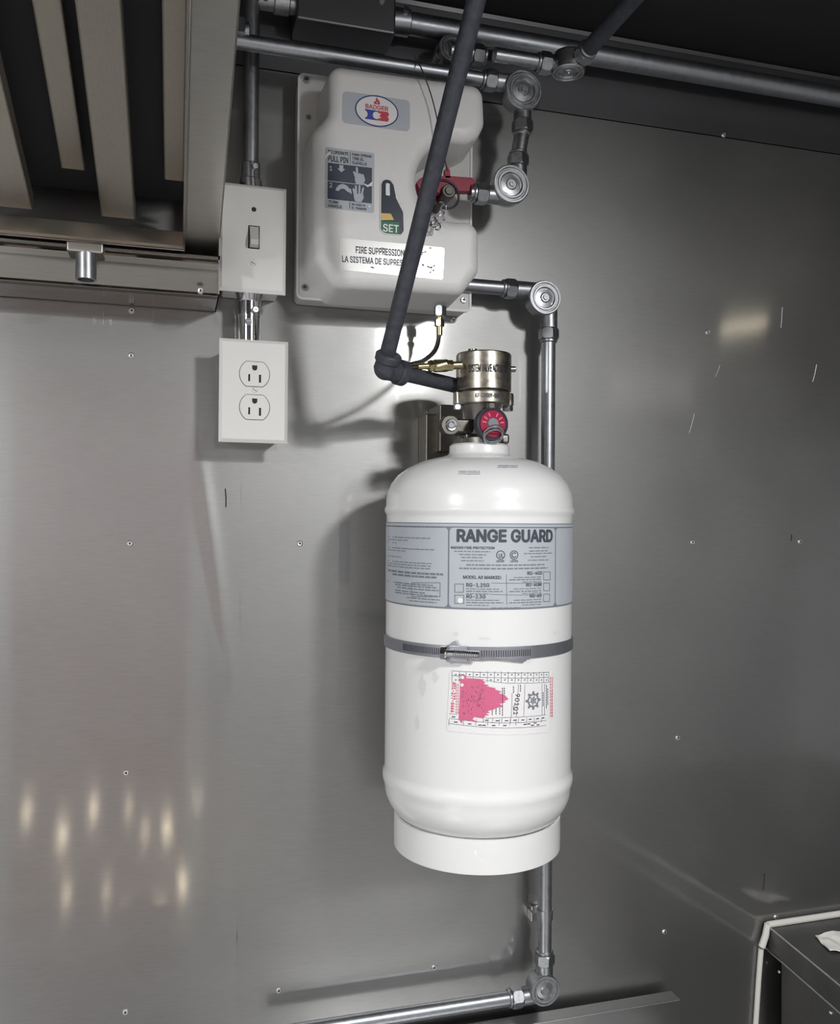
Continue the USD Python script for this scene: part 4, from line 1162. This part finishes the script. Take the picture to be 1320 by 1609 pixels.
# ================================================================ VALVE AND ACTUATOR
vx = at(760, 585, TY)[0]
vv = lambda py: at(760, py, TY)[2]
ra = 43.5 * SC
va = Thing('valve_actuator', V(vx, TY, vv(700)), 'nickel cylinder valve actuator with red gauge on top of the tank', 'valve')
ac = va.part('actuator_cylinder', lathe([(0, vv(616)), (ra * 0.98, vv(616)), (ra, vv(615)), (ra, vv(560)), (ra * 0.97, vv(557.5)), (0, vv(557.5))], V(vx, TY, 0), (0, 0, 1), 144), 'nickel', smooth=30)
va.part('clamp_ring', lathe([(0, vv(638)), (ra * 0.93, vv(638)), (ra * 0.96, vv(636)), (ra * 0.97, vv(620)), (ra * 0.93, vv(617)), (0, vv(616))], V(vx, TY, 0), (0, 0, 1), 72), 'nickel', smooth=30)


def around(txt, ang0, ang1, R, z, h, mat, under=None):
    m = text_on(txt, (ang1 - ang0) * R, h, 0.00015, True)
    v = m.vertices; a = ang0 + v[:, 0] / R; r = R + 0.0006 + v[:, 2]
    m.vertices = np.stack([vx + r * np.sin(a), TY - r * np.cos(a), z + v[:, 1]], 1)
    va.part('lettering', m, mat, smooth=False, under=under)


cang = -math.atan2(vx - CAM[0], TY - CAM[1])                  # the bearing from the valve to the room side
around('SYSTEM VALVE ACTUATOR', cang - 0.56, cang + 0.95, ra, vv(591), vv(580) - vv(591), 'ink_black', ac)
around('87-120009-001', cang - 0.30, cang + 0.60, ra * 0.97, vv(630), vv(624) - vv(630), 'ink_dark')
for px, yy in ((721, TY + 0.004), (798, TY - 0.002)):
    q = at(px, 640, yy)
    va.part('cap_bolt', [prism(V(q[0], yy, vv(645)), V(q[0], yy, vv(637)), 0.0056)], 'chrome', smooth=25)
    va.part('ring_lug', [cyl(V(q[0], yy, vv(637)), V(q[0], yy, vv(617)), 0.0062, 20, ch=0.001)], 'nickel')
va.part('valve_body', [lathe([(0, vv(701)), (0.024, vv(701)), (0.024, vv(690)), (0.019, vv(684)), (0.016, vv(668)), (0.019, vv(650)), (0.021, vv(638)), (0, vv(638))], V(vx - 0.002, TY, 0), (0, 0, 1), 40), rbox(V(vx - 0.024, TY - 0.012, vv(698)), V(vx + 0.026, TY + 0.02, vv(682)), 0.003)], 'nickel_dark')
va.part('bleed_stud', [cyl(V(vx + ra - 0.002, TY - 0.006, vv(579)), V(vx + ra + 0.0045, TY - 0.006, vv(579)), 0.0032, 16, ch=0.0006)], 'nickel')
va.part('top_plug', [cyl(V(vx - ra * 0.55, TY - 0.01, vv(557)), V(vx - ra * 0.55, TY - 0.01, vv(553)), 0.0048, 18)], 'nickel_dark')
yg = TY - 0.036
gc = at(774, 666, yg)
gg = va.part('pressure_gauge', [lathe([(0, -0.014), (0.0155, -0.014), (0.0172, -0.010), (0.0172, 0), (0.0150, 0.0022), (0.0140, 0.0008), (0, 0.0008)], gc, (0, -1, 0), 44)], 'black_iron', label='black rimmed pressure gauge with a red face')
va.part('gauge_face', [lathe([(0, 0.0009), (0.0140, 0.0009), (0.0138, 0.0016), (0, 0.0017)], gc, (0, -1, 0), 40)], 'red_lens', under=gg)
va.part('gauge_dial', [lathe([(0, 0.0017), (0.0064, 0.0017), (0.0058, 0.0030), (0, 0.0032)], gc, (0, -1, 0), 8)], 'ink_mid', under=gg)
ga = []
for ang in np.radians((35, 65, 115, 145, 172, 8)):
    ga.append(place(tc.box((0.0014, 0.0006, 0.0042)), gc + V(0.0098 * math.cos(ang), -0.0019, 0.0098 * math.sin(ang)), trimesh.transformations.rotation_matrix(-(ang - math.pi / 2), (0, 1, 0))[:3, :3]))
va.part('gauge_marks', ga, 'sticker_pink', smooth=False, under=gg, kind='stuff')
va.part('gauge_guard', [torus(gc + V(0, -0.003, -0.0105), (0, -1, -0.9), 0.0100, 0.0013), torus(gc + V(0, -0.003, -0.0135), (0, -1, -1.1), 0.0098, 0.0010)], 'fitting_steel', under=gg)
va.part('gauge_stem', [cyl(gc + V(0, 0.012, 0), V(gc[0] - 0.004, TY - 0.012, gc[2] + 0.002), 0.0066, 20), prism(gc + V(0.001, 0.004, 0.0160), gc + V(0.001, 0.004, 0.0215), 0.0068, 8)], 'nickel_dark', under=gg)
pc = at(709, 668, TY - 0.016)
pl = va.part('side_port', [prism(pc + V(-0.001, 0.012, 0), pc + V(-0.0005, 0, 0), 0.0108, 6), cyl(pc + V(0, 0.012, 0), V(vx - 0.004, TY + 0.002, pc[2]), 0.0078, 24), rbox(pc + V(0.004, 0.004, -0.008), V(vx, TY + 0.012, pc[2] + 0.008), 0.003)], 'port_dark', smooth=25)
va.part('port_plug', [lathe([(0, 0.0004), (0.0028, 0.0004), (0.0040, 0.002), (0.0056, 0.0022), (0.0064, 0.0008), (0.0064, 0), (0, 0)][::-1], pc, (0, -1, 0), 28)], 'chrome', under=pl)

# ================================================================ BLACK PIPES
YB0, YB1 = -0.165, -0.335
pa, pb = at(606, 568, YB0), at(756, -30, YB1 - 0.01)
bp = Thing('discharge_pipe', pa, 'long slanted black iron pipe crossing in front of the white control box', 'pipe')
bp.part('pipe', cyl(pa, pb, 0.0080, 32), 'black_iron')
el = Thing('pipe_elbow', pa, 'black iron elbow at the foot of the slanted black pipe', 'pipe fitting')
de = unit(pb - pa)
ec_ = at(606, 579, YB0)
el.part('body', [cyl(ec_ + V(-0.002, 0, -0.002), ec_ + de * 0.012, 0.0108, 28), trimesh.Trimesh(**trimesh.triangles.to_kwargs(tc.icosphere(3, 0.0118).triangles + ec_)), cyl(ec_, ec_ + V(0.020, 0.010, -0.002), 0.0110, 28)], 'black_iron')
el.part('collar', [cyl(ec_ + de * 0.007, ec_ + de * 0.016, 0.0132, 28, ch=0.0015)], 'black_iron')
el.part('collar', [cyl(ec_ + V(0.013, 0.0065, -0.0013), ec_ + V(0.022, 0.011, -0.0022), 0.0132, 28, ch=0.0015)], 'black_iron')
vend = V(vx - ra * 0.5, TY + 0.025, ec_[2] - 0.006)
hpipe = Thing('discharge_pipe', ec_ + V(0.02, 0.01, -0.002), 'short dark iron pipe joining the black elbow to the tank valve', 'pipe')
hpipe.part('pipe', cyl(ec_ + V(0.016, 0.008, -0.0016), vend, 0.0080, 28), 'black_iron')
r0 = eC[1]
rod = Thing('discharge_pipe', r0, 'dark rod running out from the floor-facing elbow towards the room', 'pipe')
rod.part('pipe', cyl(r0 - V(0, 0.004, 0), V(r0[0], -0.82, r0[2]), 0.0092, 28), 'black_iron')

# ================================================================ ACTUATION TUBE
YQ = -0.062
tt = Thing('actuation_tube', at(690, 490, YQ), 'thin bent metal tube with brass nuts from the box bottom to the actuator', 'tube')
ya = TY - 0.012
path = [at(690, 512, YQ), at(689.5, 528, YQ), at(687, 542, YQ - 0.004), at(680, 555, YQ - 0.015), at(668, 565, YQ - 0.03), at(650, 571.5, ya + 0.02), at(630, 577, ya + 0.01), at(618, 583, ya), at(624, 586.5, ya - 0.010), at(640, 579, ya - 0.012), at(652, 576, ya - 0.006), at(664, 575.5, ya - 0.002)]
tt.part('tube', tube(path, 0.0026, 12, 90), 'tube_metal', smooth=True)
f0 = at(691.5, 487, YQ)
tt.part('box_fitting', [prism(f0 + V(0, 0, 0.004), f0 + V(0, 0, -0.008), 0.0074)], 'fitting_steel', smooth=25)
f1 = at(690.5, 505, YQ)
tt.part('flare_nut', [prism(f1 + V(0, 0, 0.002), f1 + V(0, 0, -0.006), 0.0058), cyl(f1 + V(0, 0, 0.007), f1 + V(0, 0, -0.016), 0.0036, 18)], 'brass', smooth=25)
g0, g1 = at(650, 576, ya - 0.003), at(719, 574, ya - 0.003)
ax_ = unit(g1 - g0)
Lg = np.linalg.norm(g1 - g0)
tt.part('flare_nut', [cyl(g0, g0 + ax_ * Lg * 0.45, 0.0033, 18), prism(g0 + ax_ * Lg * 0.34, g0 + ax_ * Lg * 0.42, 0.0064)], 'brass', smooth=25)
tt.part('brass_union', [prism(g0 + ax_ * Lg * 0.45, g0 + ax_ * Lg * 0.77, 0.0070), cyl(g0 + ax_ * Lg * 0.42, g1 + ax_ * 0.004, 0.0042, 18)], 'brass', smooth=25)
tt.part('end_nut', prism(g0 + ax_ * Lg * 0.77, g0 + ax_ * Lg * 0.88, 0.0060), 'brass', smooth=25)

# ================================================================ CEILING RUN: junction box and thick conduit
Yj = -0.05
j0, j1 = at(466, -6, Yj), at(622, 50, Yj)
jb = Thing('junction_box', V((j0[0] + j1[0]) / 2, 0, j1[2]), 'dark steel junction box under the ceiling above the control box', 'junction box')
jz1 = CEIL_Z - 0.004
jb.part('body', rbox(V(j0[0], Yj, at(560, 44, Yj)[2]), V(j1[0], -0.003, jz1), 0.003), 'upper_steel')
jb.part('cover_screw', cyl(V(at(600, 2, Yj)[0], Yj, at(600, 2, Yj)[2]), V(at(600, 2, Yj)[0], Yj - 0.002, at(600, 2, Yj)[2]), 0.003, 16), 'rivet_metal')
Yp = -0.034
q0, q1 = at(660, 42, Yp), at(1320, 151, Yp)
pz = (q0[2] + q1[2]) / 2
lc = conduit('conduit', [V(j1[0] + 0.004, Yp, pz), V(XR - 0.002, Yp, pz)], 'thick conduit running right along the wall just under the ceiling', r=0.0125)
kc = Thing('conduit_connector', V(j1[0] + 0.012, Yp, pz), 'set-screw connector where the thick conduit leaves the right of the junction box', 'connector')
kc.part('collar', [cyl(V(j1[0] - 0.001, Yp, pz), V(j1[0] + 0.020, Yp, pz), 0.0148, ch=0.001)], 'galvanized')
kc.part('set_screw', [cyl(V(j1[0] + 0.012, Yp - 0.012, pz + 0.004), V(j1[0] + 0.012, Yp - 0.019, pz + 0.006), 0.0034, 14)], 'fitting_steel')
e0 = at(462, 8, Yp)
kd = Thing('conduit_connector', V(j0[0] - 0.015, Yp, e0[2]), 'dim set-screw connector on the hood side of the junction box', 'connector')
kx = at(405, 10, Yp)[0]
kd.part('collar', [cyl(V(kx, Yp, e0[2]), V(j0[0] + 0.001, Yp, e0[2]), 0.0105, ch=0.001), cyl(V(at(430, 10, Yp)[0], Yp, e0[2]), V(at(455, 10, Yp)[0], Yp, e0[2]), 0.0125, ch=0.001)], 'fitting_steel')
kd.part('set_screw', [cyl(V(at(416, 10, Yp)[0], Yp - 0.009, e0[2] - 0.003), V(at(416, 10, Yp)[0], Yp - 0.016, e0[2] - 0.005), 0.0034, 14)], 'fitting_steel')

# ================================================================ COUNTERS
Yt = -0.012
ce = at(1055, 1556, Yt)
ct = Thing('work_counter', V(0, -0.3, ce[2] - 0.1), 'steel counter with upturned back edge under the tank along the bottom of the picture', 'counter')
xl_, xr_ = -1.0, ce[0]
ct.part('backsplash', [rbox(V(xl_, Yt - 0.022, ce[2] - 0.075), V(xr_, Yt, ce[2]), 0.0015, 1)], 'counter_steel')
ct.part('worktop', [rbox(V(xl_, -0.55, ce[2] - 0.105), V(xr_, Yt - 0.001, ce[2] - 0.07), 0.003, 1)], 'counter_steel')
for i, (x, y) in enumerate(((xl_ + 0.04, -0.5), (xr_ - 0.04, -0.5), (xl_ + 0.04, -0.05), (xr_ - 0.04, -0.05))):
    ct.part('leg', cyl(V(x, y, 0.0), V(x, y, ce[2] - 0.1), 0.02, 24), 'counter_steel')

ra0 = at(1204, 1453, -0.002)
Zr = ra0[2]
ra1 = atz(1320, 1549, Zr)
dirr = unit(ra1 - ra0)
ra2 = ra0 + dirr * 0.7
th = ra0[2] - at(1198, 1491, -0.002)[2]
low = at(1186, 1609, -0.002)
rc_ = Thing('equipment_cabinet', V(ra0[0] + 0.3, -0.3, 0), 'dark steel equipment cabinet with pale sealed edges in the lower right corner', 'cabinet')
topm = Polygon([(ra0[0], -0.008), (ra2[0], ra2[1]), (ra2[0] + 0.75, ra2[1]), (ra0[0] + 0.75, -0.008)])
m = extr(topm, th); m.apply_translation((0, 0, Zr - th)); rc_.part('worktop', m, 'equipment_dark', smooth=False)
ins = 0.012
lowx_ = low[0] - ra0[0]
side = topm.buffer(-ins, join_style=2).intersection(sbox(-5, -5, 5, -0.003))
sv = extr(side, Zr - th - 0.02); sv.apply_translation((0, 0, 0.02)); rc_.part('body', sv, 'equipment_dark', smooth=False)
rc_.part('edge_strip', [tube([ra0 + V(-0.0003, 0, 0.0002), ra2 + V(-0.0003, 0, 0.0002)], 0.0012, 8), tube([ra0 + V(-0.0003, 0, -th), ra2 + V(-0.0003, 0, -th)], 0.0011, 8)], 'counter_steel', label='bright folded edges of the top')
rc_.part('sealant_bead', tube([ra0 + V(-0.002, -0.006, 0.003), ra0 + V(0.20, -0.006, 0.0045), ra0 + V(0.74, -0.006, 0.004)], 0.0042, 10), 'caulk', label='pale sealant line along the wall')
rc_.part('sealant_bead', tube([ra0 + V(-0.002, -0.006, 0.004), at(1203, 1470, -0.008), at(1197, 1488, -0.008)], 0.0045, 10), 'caulk', label='pale sealant down the back corner')
rc_.part('sealant_bead', tube([at(1196, 1490, -0.004), at(1192, 1540, -0.004), low + V(0, -0.002, 0), low + V(-0.012, -0.002, -0.12)], 0.0036, 10), 'caulk', label='pale sealant down the side by the wall')
for px, py in ((1204, 1511), (1306, 1591)):
    q = onplane(px, py, ra0 + unit(V(-dirr[1], dirr[0], 0)) * ins, unit(np.cross(dirr, (0, 0, 1))))
    q[1] = min(q[1], -0.012)
    rc_.part('screw', trimesh.Trimesh(**trimesh.triangles.to_kwargs(tc.icosphere(2, 0.0026).triangles + q)), 'rivet_metal')
pp = [atz(px, py, Zr + 0.0008) for px, py in ((1281, 1473), (1300, 1469), (1322, 1465), (1330, 1484), (1322, 1498), (1304, 1497), (1293, 1486))]
ppz = np.array(pp)
gx = []
pol = Polygon(ppz[:, :2])
pm_ = extr(pol, 0.0012)
vv_, ff_ = trimesh.remesh.subdivide_to_size(pm_.vertices, pm_.faces, 0.006)
vv_[:, 2] += Zr + 0.0005 + 0.004 * meshkit.noise(np.c_[vv_[:, :2] * 90, np.zeros(len(vv_))], 3)
single('paper_sheet', trimesh.Trimesh(vv_, ff_), 'paper_white', 'small crumpled white paper lying on the dark cabinet top', 'paper', smooth=40)
